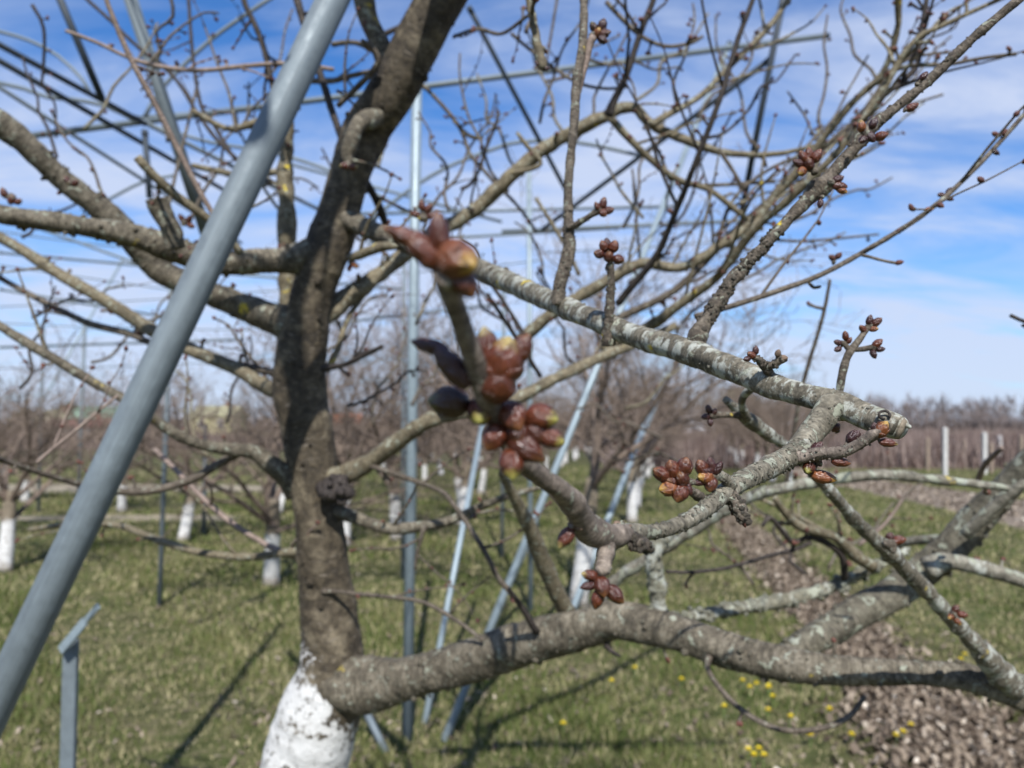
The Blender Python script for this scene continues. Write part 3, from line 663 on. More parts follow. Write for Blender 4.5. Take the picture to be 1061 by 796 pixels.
TOPR = [
    # right hand crown seen against the sky
    ([(630, 120, 5), (636, 105, 4), (650, 75, 3.6), (665, 30, 3.2), (677, 0, 3), (688, -40, 3)], [1.45, 1.4], 'dark', dict(seg=8, spurs=4)),
    ([(632, 122, 4), (665, 157, 3.6), (700, 185, 3.4), (735, 197, 3), (765, 220, 3), (790, 238, 2)], [1.5, 1.6], 'olive', dict(seg=8, spurs=4)),
    ([(675, 130, 4), (690, 120, 3.6), (725, 100, 3), (755, 70, 3), (795, 30, 3), (820, -5, 2.6)], [1.5, 1.6], 'olive', dict(seg=8, spurs=5)),
    ([(640, 315, 4), (652, 300, 4), (680, 265, 3.6), (700, 220, 3.2), (720, 170, 3), (745, 105, 3), (765, 40, 2.8), (780, 0, 2.6), (792, -40, 2)], [1.4, 1.2, 1.2], 'dark', dict(seg=8, spurs=7, bl=.007)),
    ([(530, 365, 6.5), (545, 348, 6.3), (580, 320, 6.2), (630, 291, 6), (665, 273, 5.4), (705, 277, 5), (745, 255, 5), (780, 230, 4.6), (815, 190, 4.2), (840, 160, 4), (880, 110, 3.6), (915, 75, 3.2), (930, 30, 3), (932, 0, 2.6), (934, -30, 2.4)], [1.6, 1.5, 1.3], 'olive', dict(seg=10, spurs=12, tw=4, rough=.08)),
    ([(625, 362, 6), (670, 340, 6), (705, 315, 5), (745, 285, 4.6), (780, 240, 4.4), (825, 200, 4.2), (870, 155, 3.6), (910, 100, 3.6), (945, 45, 3.2), (980, 25, 2.6), (1030, 2, 2.2), (1060, -12, 2)], [1.5, 1.2, 1.1], 'olive', dict(seg=10, spurs=12, tw=4, rough=.08)),
    ([(875, 150, 3), (890, 120, 3), (945, 75, 3), (952, 50, 3), (960, 0, 2.6), (962, -30, 2)], [1.2, 1.2], 'dark', dict(seg=8, spurs=6)),
    ([(640, 330, 4), (700, 300, 4), (750, 250, 4), (800, 205, 3.6), (850, 160, 3), (900, 120, 2.6)], [1.7, 1.6], 'twig', dict(seg=8, spurs=7, tw=3)),
    ([(915, 76, 2.6), (945, 68, 2.4), (980, 67, 2.2), (1020, 60, 2), (1053, 56, 2)], [1.2, 1.1], 'twig', dict(seg=7, spurs=3)),
    ([(720, 328, 3), (765, 315, 3), (810, 300, 3), (850, 285, 2.8), (900, 258, 2.8), (960, 220, 2.6), (1010, 175, 2.4), (1061, 119, 2.2), (1090, 85, 2)], [.66, .7], 'twig', dict(seg=10, ds=.005)),
    ([(893, 264, 1.8), (915, 270, 1.6), (931, 273, 1.8)], [.67, .66], 'twig', dict(seg=7, ds=.004)),
    ([(838, 293, 1.6), (843, 298, 1.8), (850, 297, 1.6)], [.68, .68], 'twig', dict(seg=7, ds=.004)),
    ([(530, 180, 2.5), (560, 170, 2.5), (545, 150, 2.4), (536, 138, 2)], [1.5, 1.5], 'olive', dict(seg=7, spurs=2)),
    ([(555, 205, 2), (580, 245, 2.2), (590, 262, 2), (600, 285, 1.8)], [1.6, 1.6], 'olive', dict(seg=6)),
    ([(530, 35, 2), (545, 48, 2), (580, 75, 2), (605, 88, 1.8), (630, 92, 1.6), (650, 90, 1.5)], [1.8, 1.7], 'twig', dict(seg=6, spurs=2)),
    ([(628, 2, 2.4), (645, 20, 2.4), (665, 38, 2.2), (690, 48, 2), (715, 45, 1.8), (728, 38, 1.6)], [1.5, 1.5], 'twig', dict(seg=6, spurs=5)),
    ([(578, -5, 1.6), (572, 30, 1.6), (566, 65, 1.4)], [2, 2], 'twig', dict(seg=6)),
    ([(790, 248, 1.6), (830, 250, 1.5), (870, 247, 1.4), (910, 243, 1.2)], [1.7, 1.8], 'twig', dict(seg=6, spurs=4)),
    ([(660, 210, 1.6), (657, 190, 1.4), (655, 175, 1.2)], [2, 2], 'twig', dict(seg=6)),
    ([(663, 270, 1.6), (660, 235, 1.5), (656, 190, 1.2)], [2, 2], 'twig', dict(seg=6)),
    ([(700, 190, 2), (735, 192, 2), (775, 190, 2), (803, 188, 2)], [1.7, 1.7], 'twig', dict(seg=6, spurs=2)),
    ([(745, 155, 2.2), (760, 178, 2), (770, 195, 1.8)], [1.5, 1.5], 'twig', dict(seg=6)),
    ([(740, 262, 2.5), (758, 210, 2), (790, 180, 2), (830, 160, 1.8)], [1.6, 1.6], 'twig', dict(seg=6, spurs=3)),
    ([(855, 150, 2), (890, 120, 2), (935, 65, 1.6), (1000, 52, 1.5)], [1.5, 1.5], 'twig', dict(seg=6, spurs=2)),
    ([(810, 210, 1.6), (840, 175, 1.6), (880, 130, 1.5), (977, 98, 1.2)], [1.8, 1.8], 'twig', dict(seg=6, spurs=3)),
    # behind the focused branch, left part
    ([(545, 350, 2.4), (520, 310, 2.2), (505, 290, 2)], [1.3, 1.3], 'dark', dict(seg=6, tw=2, twlen=.07)),
    ([(560, 390, 2.4), (535, 350, 2.4), (515, 320, 2.2), (505, 305, 2)], [1.4, 1.3], 'dark', dict(seg=7, tw=4, twlen=.08)),
    ([(610, 655, 7), (622, 622, 7), (640, 600, 6), (665, 583, 6), (705, 558, 6), (745, 533, 6), (780, 514, 6), (815, 505, 6), (868, 496, 5.5), (917, 492, 5.5), (963, 496, 5), (1023, 503, 4), (1045, 506, 3)], [1.22, 1.05, 1.0], 'grey', dict(seg=12, ds=.006, spurs=3, rough=.09)),
    ([(590, 640, 9), (575, 610, 9), (562, 580, 9), (548, 545, 8), (535, 520, 6), (520, 490, 4)], [1.18, 1.1, 1.0], 'olive', dict(seg=12, ds=.007)),
    ([(688, 655, 9), (683, 625, 8), (680, 600, 8), (676, 580, 8), (684, 562, 7), (700, 548, 5)], [1.1, 1.08], 'lichen', dict(seg=12, ds=.005, rough=.16, rings=.06, flakes=(90, 0, 1, .006))),
    ([(640, 648, 12), (690, 648, 8), (715, 638, 6.6), (770, 630, 6.4), (810, 623, 6.2), (855, 611, 6), (885, 598, 6), (915, 583, 5), (940, 570, 3)], [1.15, 1.3, 1.35], 'lichen', dict(seg=14, ds=.006, rough=.18, rings=.07, flakes=(260, 0, 1, .007))),
    ([(790, 692, 9), (820, 676, 13), (880, 640, 17), (950, 598, 17), (1000, 552, 16), (1040, 508, 14), (1078, 468, 13), (1110, 430, 12)], [1.12, 1.2, 1.15, 1.05], 'greyd', dict(seg=18, ds=.008, rough=.06, rings=.015, spurs=3, flakes=(120, 0, 1, .005))),
    ([(960, 590, 12), (980, 582, 9), (1005, 586, 8), (1040, 595, 8), (1075, 606, 7)], [1.13, 1.1], 'grey', dict(seg=14, ds=.006, spurs=2)),
    ([(1000, 555, 6), (1030, 525, 6), (1062, 500, 5)], [1.1, 1.05], 'grey', dict(seg=10)),
    ([(905, 588, 6), (885, 575, 6), (870, 560, 5), (855, 553, 5), (830, 546, 5), (812, 530, 4), (803, 516, 3.5)], [1.3, 1.2], 'olive', dict(seg=10, tw=4, twlen=.1)),
    ([(893, 575, 3), (870, 560, 2.6), (835, 540, 2.4), (800, 522, 2.2), (770, 512, 1.8)], [1.3, 1.3], 'olive', dict(seg=7, spurs=3)),
    ([(875, 600, 4), (874, 580, 4), (862, 566, 3.6), (840, 557, 3), (822, 562, 3), (810, 550, 2.6), (798, 536, 2.4), (790, 545, 2)], [1.3, 1.2], 'dark', dict(seg=7, spurs=3)),
    ([(840, 562, 2.6), (822, 570, 2.4), (800, 575, 2.2), (755, 588, 2), (715, 593, 2), (690, 592, 1.8)], [1.25, 1.2], 'dark', dict(seg=7, spurs=2)),
    ([(915, 580, 4), (930, 565, 4), (950, 560, 5), (980, 558, 4)], [1.3, 1.2], 'grey', dict(seg=8)),
    ([(735, 680, 4), (733, 692, 3), (745, 712, 3), (770, 737, 3), (805, 755, 3), (845, 756, 3), (878, 744, 2.8), (896, 722, 2.4)], [1.02, .95, 1.0], 'twig', dict(seg=8, spurs=1)),
    ([(556, 655, 4), (546, 638, 3.4), (536, 622, 2.8), (527, 610, 2)], [1.15, 1.1], 'dark', dict(seg=7)),
    ([(628, 668, 4), (634, 675, 2.5), (642, 680, 1.5)], [1.12, 1.1], 'dark', dict(seg=7)),
    ([(890, 565, 2), (915, 545, 1.8), (935, 518, 1.5)], [1.6, 1.6], 'pale', dict(seg=6)),
    ([(1012, 502, 3), (1020, 482, 3), (1038, 464, 2.5)], [1.3, 1.2], 'pale', dict(seg=7)),
    ([(860, 290, 1.8), (852, 330, 2), (833, 394, 2.2), (824, 440, 2.2), (815, 500, 2.4)], [1.0, 1.1], 'twig', dict(seg=8, spurs=1)),
    ([(1047, 327, 2), (1056, 331, 2), (1075, 338, 2)], [.8, .8], 'dark', dict(seg=7, spurs=1, bl=.004, sl=.006)),
]
for i_, (pts, d, mt, kw) in enumerate(TOPR):
    kw = dict(kw)
    sky_ = min(p[1] for p in pts) < 150 and kw.get('seg', 0) >= 7
    if sky_ and len(pts) > 5: kw['tw'] = kw.get('tw', 0) + 4; kw['twlen'] = .26; kw['spurs'] = int(kw.get('spurs', 0) * 1.6)
    branch(pts, d, mt, **kw)
# limbs added out of view above for shade, and long thin shoots behind the leader
def shade_branch(w, mat, **kw):
    SEED[0] += 1
    rs = resample(w, .02); mb = MB(); tube(mb, rs, 12, 0, .06, .01, SEED[0], True)
    t, Nn, B = frames(rs[:, :3]); n = len(rs)
    for i in range(kw.get('tw', 0)):
        k = min(n - 2, int(n * (.1 + .9 * (i + random.random()) / kw['tw']))); a = random.uniform(0, 6.28)
        dr = (Nn[k] * math.cos(a) + B[k] * math.sin(a)) * .8 + t[k] * .5 + np.array([0, 0, .4]); dr /= np.linalg.norm(dr)
        L = kw.get('twlen', .5) * random.uniform(.5, 1.3); pp = [np.append(rs[k, :3], .006)]
        for j in range(1, 6):
            dr = dr + rdir() * .15; dr /= np.linalg.norm(dr); pp.append(np.append(pp[-1][:3] + dr * L / 5, .006 - .0009 * j))
        rr = resample(pp, L / 12); tube(mb, rr, 5, 0, .1, 0, i, True)
        for j in range(2, len(rr), 2): lobud(mb, rr[j, :3], rdir() + np.array([0, 0, .3]), .008, .4, seg=5)
    return mb.build('branch', [BK[mat], BM['small']], T, TB)
shade_branch([(-.20, 1.24, 2.45, .020), (-.25, .8, 2.62, .022), (-.30, .3, 2.92, .028), (-.25, -.02, 3.06, .02)], 'limb', tw=7)  # unseen limb added to cast shade down the trunk
shade_branch([(-.22, 1.25, 2.4, .03), (-.55, .9, 2.7, .028), (-1.0, .7, 3.0, .022), (-1.5, .6, 3.3, .014)], 'limb', tw=7)
shade_branch([(-.12, 1.25, 2.7, .03), (.3, 1.1, 2.95, .028), (.8, .9, 3.15, .022), (1.4, .8, 3.3, .014)], 'limb', tw=8)
shade_branch([(-.05, 1.3, 2.9, .032), (.1, 1.9, 3.3, .03), (.2, 2.6, 3.7, .022), (.3, 3.3, 4.0, .012)], 'limb', tw=10, twlen=.8)  # from here on, unseen limbs added for branch shadows on the grass
shade_branch([(-.3, 1.35, 2.6, .032), (-.75, 1.8, 3.0, .03), (-1.1, 2.2, 3.5, .022), (-1.3, 2.5, 4.0, .012)], 'limb', tw=10, twlen=.8)
shade_branch([(.1, 1.25, 3.0, .03), (.7, 1.6, 3.3, .026), (1.3, 2.1, 3.6, .02), (1.8, 2.5, 3.8, .012)], 'limb', tw=10, twlen=.8)
shade_branch([(.0, 1.28, 3.1, .02), (-.1, 1.5, 3.5, .016), (-.3, 1.7, 3.9, .01)], 'limb', tw=6)
rgs = random.Random(9)
SHOOT = [(35, 10, 60, 140), (180, -10, 150, 90), (330, 60, 250, 120), (240, 140, 215, 20), (180, 150, 130, 60), (470, 0, 420, 60), (560, 130, 610, -10), (520, 200, 470, 60), (600, 150, 655, 20), (585, 320, 540, 230), (655, 300, 735, 215), (700, 340, 790, 270), (640, 240, 690, 120), (690, 250, 760, 120), (740, 250, 850, 130), (790, 220, 900, 60), (820, 190, 960, 110), (850, 150, 860, 20), (880, 130, 985, 40), (905, 90, 870, 0), (760, 290, 880, 235), (730, 120, 800, 20), (700, 110, 720, 0), (600, 60, 700, 70), (560, 90, 640, 30), (430, 330, 480, 240), (520, 330, 470, 290), (600, 380, 560, 290), (40, 330, 130, 290), (100, 380, 190, 300), (230, 440, 260, 350), (210, 470, 180, 380), (280, 400, 230, 330), (20, 400, 60, 300), (420, 420, 480, 350), (380, 440, 420, 350), (650, 420, 720, 370), (690, 450, 600, 420), (720, 480, 640, 470), (820, 560, 760, 500), (860, 590, 930, 520), (780, 600, 720, 540), (830, 600, 790, 530), (900, 560, 960, 500), (250, 200, 330, 190), (300, 230, 240, 120), (150, 60, 230, 10), (60, 160, 20, 60), (90, 140, 170, 30), (200, 230, 260, 90), (260, 140, 300, 10), (300, 90, 250, 20), (120, 220, 60, 120), (390, 180, 440, 20), (440, 240, 520, 100), (470, 220, 440, 110), (540, 180, 490, 80), (590, 140, 540, 20), (660, 110, 740, 10), (700, 180, 640, 60), (730, 150, 830, 60), (780, 160, 740, 20), (660, 220, 620, 150), (820, 230, 930, 180), (500, 290, 470, 210), (370, 250, 330, 150), (860, 200, 820, 100), (920, 80, 1000, 10), (20, 250, 100, 200), (140, 340, 230, 290), (340, 360, 400, 300), (360, 420, 440, 380)]
for (a, b, c, e_) in SHOOT:
    dd = rgs.uniform(1.5, 2.6); n_ = 6; pts = []
    for j in range(n_):
        f_ = j / (n_ - 1); pts.append((a + (c - a) * f_ + rgs.uniform(-7, 7), b + (e_ - b) * f_ + rgs.uniform(-7, 7), 1.9 - .9 * f_))
    branch(pts, [dd, dd * 1.05], rgs.choice(['twig', 'twig', 'olive', 'dark']), seg=6, ds=.02, spurs=rgs.randint(2, 6), tw=rgs.randint(0, 2), twlen=.12, bl=.008, sl=.012, sr=.0016)

# --- the branch in focus, with its cut end
def knots(rs, ks):
    l = np.zeros(len(rs))
    for (px, py, d, amp, wd) in ks:
        c = P(px, py, d); dist = np.linalg.norm(rs[:, :3] - c, axis=1)
        l += amp * np.exp(-(dist / wd) ** 2)
    return l
H = [(340, 226, 8), (356, 228, 10.5), (401, 245, 9.5), (450, 262, 10.5), (497, 280, 11), (533, 295, 11), (577, 315, 10.8), (622, 334, 11.3), (661, 349, 12), (706, 362, 12.8), (745, 377, 13.2), (780, 390, 13.2), (801, 400, 12.4), (840, 411, 12), (868, 419, 13.5), (896, 431, 13.6), (918, 439, 13.4), (929, 443, 13), (934, 445, 11.5)]
HD = [1.41, 1.385, 1.33, 1.16, .96, .82, .69, .60, .555, .51, .475, .45, .44, .42, .41, .40, .39, .388, .386]
branch([(a, b, c * (1.0 if i < 4 else .97 - .05 * (i - 4))) for i, (a, b, c) in enumerate(H[:6])], HD[:6], 'limb', seg=30, ds=.004, rough=.05, rings=.02, flakes=(60, 0, 1, .004))
branch([(430, 255.5, 8)] + H[3:], [1.215] + HD[3:], 'near', seg=56, ds=.0016, rough=.035, rings=.004, taper=False, flakes=(260, 0, 1, .0011),
       lump=lambda rs: knots(rs, [(580, 318, .66, .12, .012), (632, 345, .59, .1, .01), (718, 364, .5, .14, .012), (800, 402, .44, .08, .008), (912, 436, .392, .06, .004)]))
# cut snag ring and thorn on the end of that branch
mb = MB(); c_ = P(917, 430, .383); rg_ = []
for k in range(17):
    a = -.6 + 5.4 * k / 16; rg_.append((*(c_ + RT * math.cos(a) * .0024 + UP * math.sin(a) * .0020 + FW * .0012 * math.sin(a * .5)), .00062))
tube(mb, resample(rg_, .0006), 10, 0, .12, .08, 5); mb.build('snag', [BK['dark']], T, TB)
mb = MB()
ce = P(935.5, 445.3, .3855); cd_ = P(936, 446, .3855) - P(918, 439, .39); cd_ /= np.linalg.norm(cd_)
tube(mb, np.array([(*(ce - cd_ * .0016), .0052), (*(ce + cd_ * .0002), .0046)]), 24, 0, .05, .0, 8); mb.build('cut_face', [simple('cut_wood', (.20, .16, .11), .9, .5, 500)], T, TB)
mb = MB(); tube(mb, resample([(*P(930, 441, .386), .002), (*P(938, 440, .385), .0012), (*P(943, 443, .384), .0009)], .001), 8, 0, .08, 0, 5, True); mb.build('snag', [BK['near']], T, TB)

# fork toward the camera: wrinkled fork then the smooth fore twig
FK = [(873, 424, 15), (862, 422, 17), (853, 433, 16), (843, 446, 15), (832, 460, 14), (822, 471, 14), (798, 484, 13.5), (780, 493, 12.5), (769, 498, 12), (751, 511, 11), (727, 530, 10.5), (709, 541, 10), (688, 549, 9.5), (667, 552, 9.5), (646, 553, 12), (636, 556, 12)]
FK = [(a, b, c * (.84 if a > 660 else .92)) for a, b, c in FK]
branch(FK, [.412, .408, .404, .40, .392, .385, .37, .355, .345, .33, .31, .298, .288, .278, .268, .264], 'fork', seg=56, ds=.0011, rough=.035, rings=.022, taper=False, flakes=(700, 0, 1, .0008),
       lump=lambda rs: knots(rs, [(800, 490, .37, .12, .006), (845, 470, .39, .12, .006), (756, 512, .33, .14, .004), (662, 552, .275, .15, .004)]))
FT = [(650, 552, 10), (636, 556, 13), (622, 553, 16), (608, 546, 16), (598, 529, 13.5), (590, 518, 13.5), (579, 507, 12), (566, 498, 11.5), (558, 492, 11), (540, 478, 11), (522, 450, 11), (506, 415, 12.5), (497, 390, 12.5), (487, 362, 12), (478, 335, 11.5), (470, 312, 12), (464, 295, 13), (460, 280, 13)]
FT = [(a, b, c * .92) for a, b, c in FT]
branch(FT, [.268, .262, .257, .252, .243, .238, .232, .227, .224, .216, .205, .193, .188, .182, .176, .171, .168, .166], 'foretwig', seg=40, ds=.0012, rough=.035, rings=.006, taper=False,
       lump=lambda rs: knots(rs, [(612, 548, .254, .10, .004), (593, 521, .24, .14, .0025), (500, 400, .19, .1, .006), (640, 555, .264, .12, .003)]))
# twigs rising from the branch in focus
branch([(a, b, c * .86) for a, b, c in [(722, 366, 9), (722, 352, 9), (730, 336, 8.5), (745, 312, 8.5), (757, 293, 7.5), (766, 282, 7.5), (780, 267, 6.5), (798, 248, 6.5), (810, 235, 6.5), (828, 216, 7), (845, 198, 9.5), (855, 190, 9.5), (866, 176, 7.5), (880, 160, 7.5), (893, 143, 9), (903, 132, 8.5), (920, 118, 6.2), (955, 90, 6), (985, 62, 5.6), (1010, 38, 5.4), (1061, -5, 5), (1090, -30, 5)]], [.50, .5, .5, .48], 'rough', seg=30, ds=.0014, rough=.06, rings=.02, flakes=(380, 0, .30, .0019), flakes2=(260, .3, .85, .0011),
       lump=lambda rs: knots(rs, [(722, 352, .5, .35, .007), (745, 312, .5, .12, .022), (768, 282, .5, .1, .008), (850, 192, .495, .3, .008), (898, 137, .49, .25, .007), (855, 203, .49, .1, .01), (1008, 40, .48, .2, .003)]))
branch([(578, 316, 7), (580, 296, 7), (586, 275, 7), (590, 255, 6.5), (589, 240, 6), (589, 225, 5), (589, 190, 4.6), (595, 125, 4.6), (597, 90, 5), (603, 50, 4.6), (605, 20, 4.4), (604, -5, 4), (602, -40, 4)], [.66, .66, .68], 'rough', seg=20, ds=.0025, rough=.06, rings=.03, flakes=(160, 0, .28, .0016))
branch([(588, 236, 3.4), (598, 232, 3.4), (608, 226, 3), (618, 220, 3.4), (624, 217, 3.8)], [.655, .64], 'rough', seg=14, ds=.0015, rough=.08, rings=.07, flakes=(30, 0, 1, .0009))
branch([(594, 118, 3), (600, 90, 3.6), (608, 60, 3.8), (611, 46, 4), (615, 38, 4.4)], [.67, .67], 'pale', seg=12, ds=.003)
branch([(631, 358, 7), (630, 345, 6), (631, 330, 5), (632, 313, 4.6), (633, 298, 4.4), (633, 285, 4.2), (632, 274, 4.8)], [.575, .565], 'rough', seg=20, ds=.0013, rough=.08, rings=.05, flakes=(90, 0, 1, .0011))
branch([(547, -5, 4), (550, 10, 4), (555, 35, 4.4), (559, 55, 4.6), (562, 70, 5)], [.8, .8], 'olive', seg=12, ds=.003, rough=.08, rings=.03, spurs=2)
branch([(869, 430, 4), (869, 412, 4), (872, 392, 4), (877, 372, 4.2), (884, 360, 3.8), (892, 350, 3.2), (900, 338, 3.2)], [.5, .5], 'rough', seg=14, ds=.002, rough=.06, rings=.03)
branch([(884, 362, 3), (893, 362, 2.8), (903, 360, 3)], [.5, .5], 'rough', seg=12, ds=.002, rough=.05, rings=.03)
branch([(882, 364, 3), (876, 358, 2.6), (872, 355, 2.6)], [.5, .5], 'rough', seg=12, ds=.002, rough=.05, rings=.03)
branch([(800, 392, 5), (793, 380, 4.5), (785, 372, 4)], [.44, .43], 'rough', seg=12, ds=.0015, rough=.1, rings=.06, flakes=(50, 0, 1, .0011))
branch([(793, 380, 4), (803, 377, 4), (811, 371, 4.5)], [.435, .43], 'rough', seg=12, ds=.0015, rough=.1, rings=.06, flakes=(50, 0, 1, .0011))
# lower cross twig Q
branch([(1052, 712, 13), (1040, 702, 13), (1018, 676, 11), (1000, 657, 8), (965, 618, 8), (940, 592, 8), (922, 573, 9), (905, 558, 7), (885, 538, 7), (868, 518, 6.5), (854, 503, 5.5), (835, 482, 5), (815, 462, 5), (800, 453, 6), (785, 442, 7), (772, 432, 7), (765, 426, 6), (752, 414, 4)], [.9, .8, .7, .6], 'near', seg=24, ds=.004, rough=.07, rings=.015, taper=False, flakes=(160, 0, 1, .0018))
branch([(773, 434, 5), (769, 420, 4), (771, 410, 4), (778, 404, 4), (790, 398, 4)], [.605, .55], 'near', seg=14, ds=.003, rough=.08, rings=.02)
branch([(770, 431, 4), (758, 430, 3.4), (748, 430, 3.2), (738, 431, 3.4)], [.6, .59], 'rough', seg=12, ds=.0015, rough=.06, rings=.05)
# short spur twig with open buds beside the cut end
branch([(826, 474, 7), (838, 472, 7), (850, 470, 6.5), (862, 470, 6.2), (873, 468, 6), (885, 463, 6), (897, 456, 6.2), (906, 449, 6.5), (913, 445, 5)], [.38, .36], 'foretwig', seg=22, ds=.0012, rough=.09, rings=.03, flakes=(90, 0, 1, .0008))
branch([(757, 505, 6), (752, 497, 5), (746, 493, 5), (741, 492, 4.5)], [.33, .322], 'fork', seg=18, ds=.0008, rough=.08, rings=.08, flakes=(40, 0, 1, .0008))
branch([(742, 522, 6), (730, 518, 5), (722, 513, 4.5), (714, 507, 4)], [.325, .315], 'rough', seg=18, ds=.0008, rough=.1, rings=.08)
branch([(628, 560, 9), (628, 570, 9.5), (626, 582, 9), (624, 592, 8)], [.258, .25], 'foretwig', seg=26, ds=.0006, rough=.04, rings=.06)
branch([(752, 512, 6), (758, 517, 7), (764, 524, 7.5), (769, 533, 6.5), (772, 540, 4)], [.33, .318], 'rough', seg=20, ds=.0008, rough=.2, rings=.1, flakes=(110, 0, 1, .0014))
branch([(652, 558, 6), (660, 563, 7), (668, 566, 7), (672, 569, 4)], [.268, .26], 'rough', seg=20, ds=.0008, rough=.2, rings=.1, flakes=(110, 0, 1, .0014))

# ---- buds with overlapping scales
def bud_mesh(seed, opened=.0):
    rg = random.Random(seed)
    mb = MB(); seg = 20
    pr = BUDPROF
    def prof(t):
        return float(np.interp(t, [a for a, _ in pr], [b for _, b in pr]))
    ts = np.linspace(0, 1, 14)
    V, A, f = [], [], []
    for t in ts:
        r = (prof(t) * .5 + prof(min(1, t + .03)) * .25 + prof(max(0, t - .03)) * .25) * .375
        for j in range(seg):
            a = 2 * math.pi * j / seg; V.append((r * math.cos(a), r * math.sin(a), t)); A.append((.0, .5, t))
    for i in range(len(ts) - 1):
        for j in range(seg):
            k = (j + 1) % seg; f.append((i * seg + j, i * seg + k, (i + 1) * seg + k, (i + 1) * seg + j))
    mb.add(V, f, 0, A)
    nsc = 8; gu, gv = 11, 11
    for s in range(nsc):
        top = .34 + .62 * (s / (nsc - 1)) ** .9 + rg.uniform(-.03, .03)
        ca = s * 2.4 + rg.uniform(-.2, .2)
        half = 1.35 - .5 * s / nsc
        off = .038 * (1 - s / nsc) + .013
        V, A, f = [], [], []
        for i in range(gv):
            v = i / (gv - 1); t = top * v
            wd = half * math.sqrt(max(0, 1 - v ** 3.2)) * (.8 + .2 * v) + .02
            for j in range(gu):
                u = j / (gu - 1) * 2 - 1
                edge = max(abs(u) ** 2.4, v ** 3.2)
                r = prof(t * .985) * .375 + off * (1 - abs(u) ** 4) + opened * .12 * v * v
                if abs(u) > .9 and i < gv - 1: r -= off * .6
                a = ca + u * wd
                zt = t + (.012 * math.sin(u * 5 + s))
                V.append((r * math.cos(a), r * math.sin(a), zt)); A.append((edge, s / nsc, t * (.75 + .25 * s / nsc)))
        for i in range(gv - 1):
            for j in range(gu - 1):
                f.append((i * gu + j, i * gu + j + 1, (i + 1) * gu + j + 1, (i + 1) * gu + j))
        mb.add(V, f, 0, A)
    return mb
BUDM = {}
def bud_data(kind, k, opened):
    key = (kind, k, opened)
    if key not in BUDM:
        o = bud_mesh(k * 7 + 1, opened).build('bud', BM[kind]); BUDM[key] = o.data
        bpy.data.objects.remove(o)
    return BUDM[key]

def cluster(cx, cy, d, buds, name='bud_cluster', core=5, mat='rough', label=None):
    """buds: (px,py,width px,length ratio,angle deg, toward 0..1, kind[, opened])"""
    c = P(cx, cy, d)
    e = MB()
    rr = core * d / F
    # knobbly woody base of the cluster
    for k in range(4):
        q = rdir(); tube(e, resample([np.append(c - q * rr * .3, rr * .5), np.append(c + q * rr * .3, rr * .62), np.append(c + q * rr * .85, rr * .3)], rr / 4), 12, 0, .1, .09, k + int(cx), True)
    base = e.build(name, [BK[mat], BM['dry']], T, TB)
    if label: base['label'] = label
    for i, bd in enumerate(buds):
        px, py, wpx, ratio, ang, tow, kind = bd[:7]; op = bd[7] if len(bd) > 7 else 0
        a = math.radians(ang)
        dv = (RT * math.cos(a) + UP * math.sin(a)) * math.sqrt(max(0, 1 - tow * tow)) - FW * tow
        dv /= np.linalg.norm(dv)
        dd = d - tow * wpx * ratio * .3 * d / F
        L = wpx * ratio * dd / F * 1.05
        ctr = P(px, py, dd)
        b0 = ctr - dv * L * .47
        ob = bpy.data.objects.new('bud', bud_data(kind, (i * 3 + int(px)) % 5, op)); C.objects.link(ob)
        ob.parent = base
        q = Vector(dv).to_track_quat('Z', 'Y') @ Quaternion((0, 0, 1), random.uniform(0, 6.28))
        wscale = (wpx * dd / F) / (.375 * 2 + .03)
        ob.matrix_parent_inverse = Matrix.Identity(4)
        ob.location = Vector(b0 - TB); ob.rotation_mode = 'QUATERNION'; ob.rotation_quaternion = q
        ob.scale = (wscale, wscale, L)
        # stalk joining bud to cluster base
    st = MB()
    for i, bd in enumerate(buds):
        px, py, wpx, ratio, ang, tow, kind = bd[:7]; a = math.radians(ang)
        dv = (RT * math.cos(a) + UP * math.sin(a)) * math.sqrt(max(0, 1 - tow * tow)) - FW * tow
        dd = d - tow * wpx * ratio * .3 * d / F
        b0 = P(px, py, dd) - dv * wpx * ratio * dd / F * .42
        if np.linalg.norm(b0 - c) < 1e-5: continue
        tube(st, resample([np.append(c, wpx * .16 * d / F), np.append((c + b0) / 2 - dv * wpx * .1 * d / F, wpx * .17 * d / F), np.append(b0, wpx * .22 * d / F)], wpx * .12 * d / F), 10, 0, .08, .08, i)
    st.build('stalk', [BK[mat]], base, TB)
    return base

# near blurred clusters on the fore twig
cluster(463, 292, .166, [
    (474, 270, 40, 1.2, -25, .6, 'orange'), (424, 247, 19, 2.8, 158, .1, 'red', .4), (455, 243, 21, 2.2, 97, .1, 'red', .3), (481, 292, 26, 1.4, -60, .2, 'red'), (440, 262, 24, 1.9, 140, .2, 'red')], core=16, mat='foretwig', label='blurred tip cluster with two long pointed bracts')
cluster(490, 385, .187, [
    (446, 359, 15, 2.6, 165, .1, 'dark', .3), (468, 380, 24, 2.3, 128, .1, 'dark')], core=11, mat='foretwig')
cluster(514, 400, .19, [
    (521, 375, 42, 1.2, 75, .25, 'pink', .5), (505, 359, 24, 1.6, 100, .2, 'pink'), (540, 362, 22, 1.5, 65, .2, 'red'), (516, 395, 38, 1.2, 80, .3, 'red'), (500, 375, 22, 1.7, 110, .2, 'red')], core=10, mat='foretwig', label='opening cluster of pale pink and green buds')
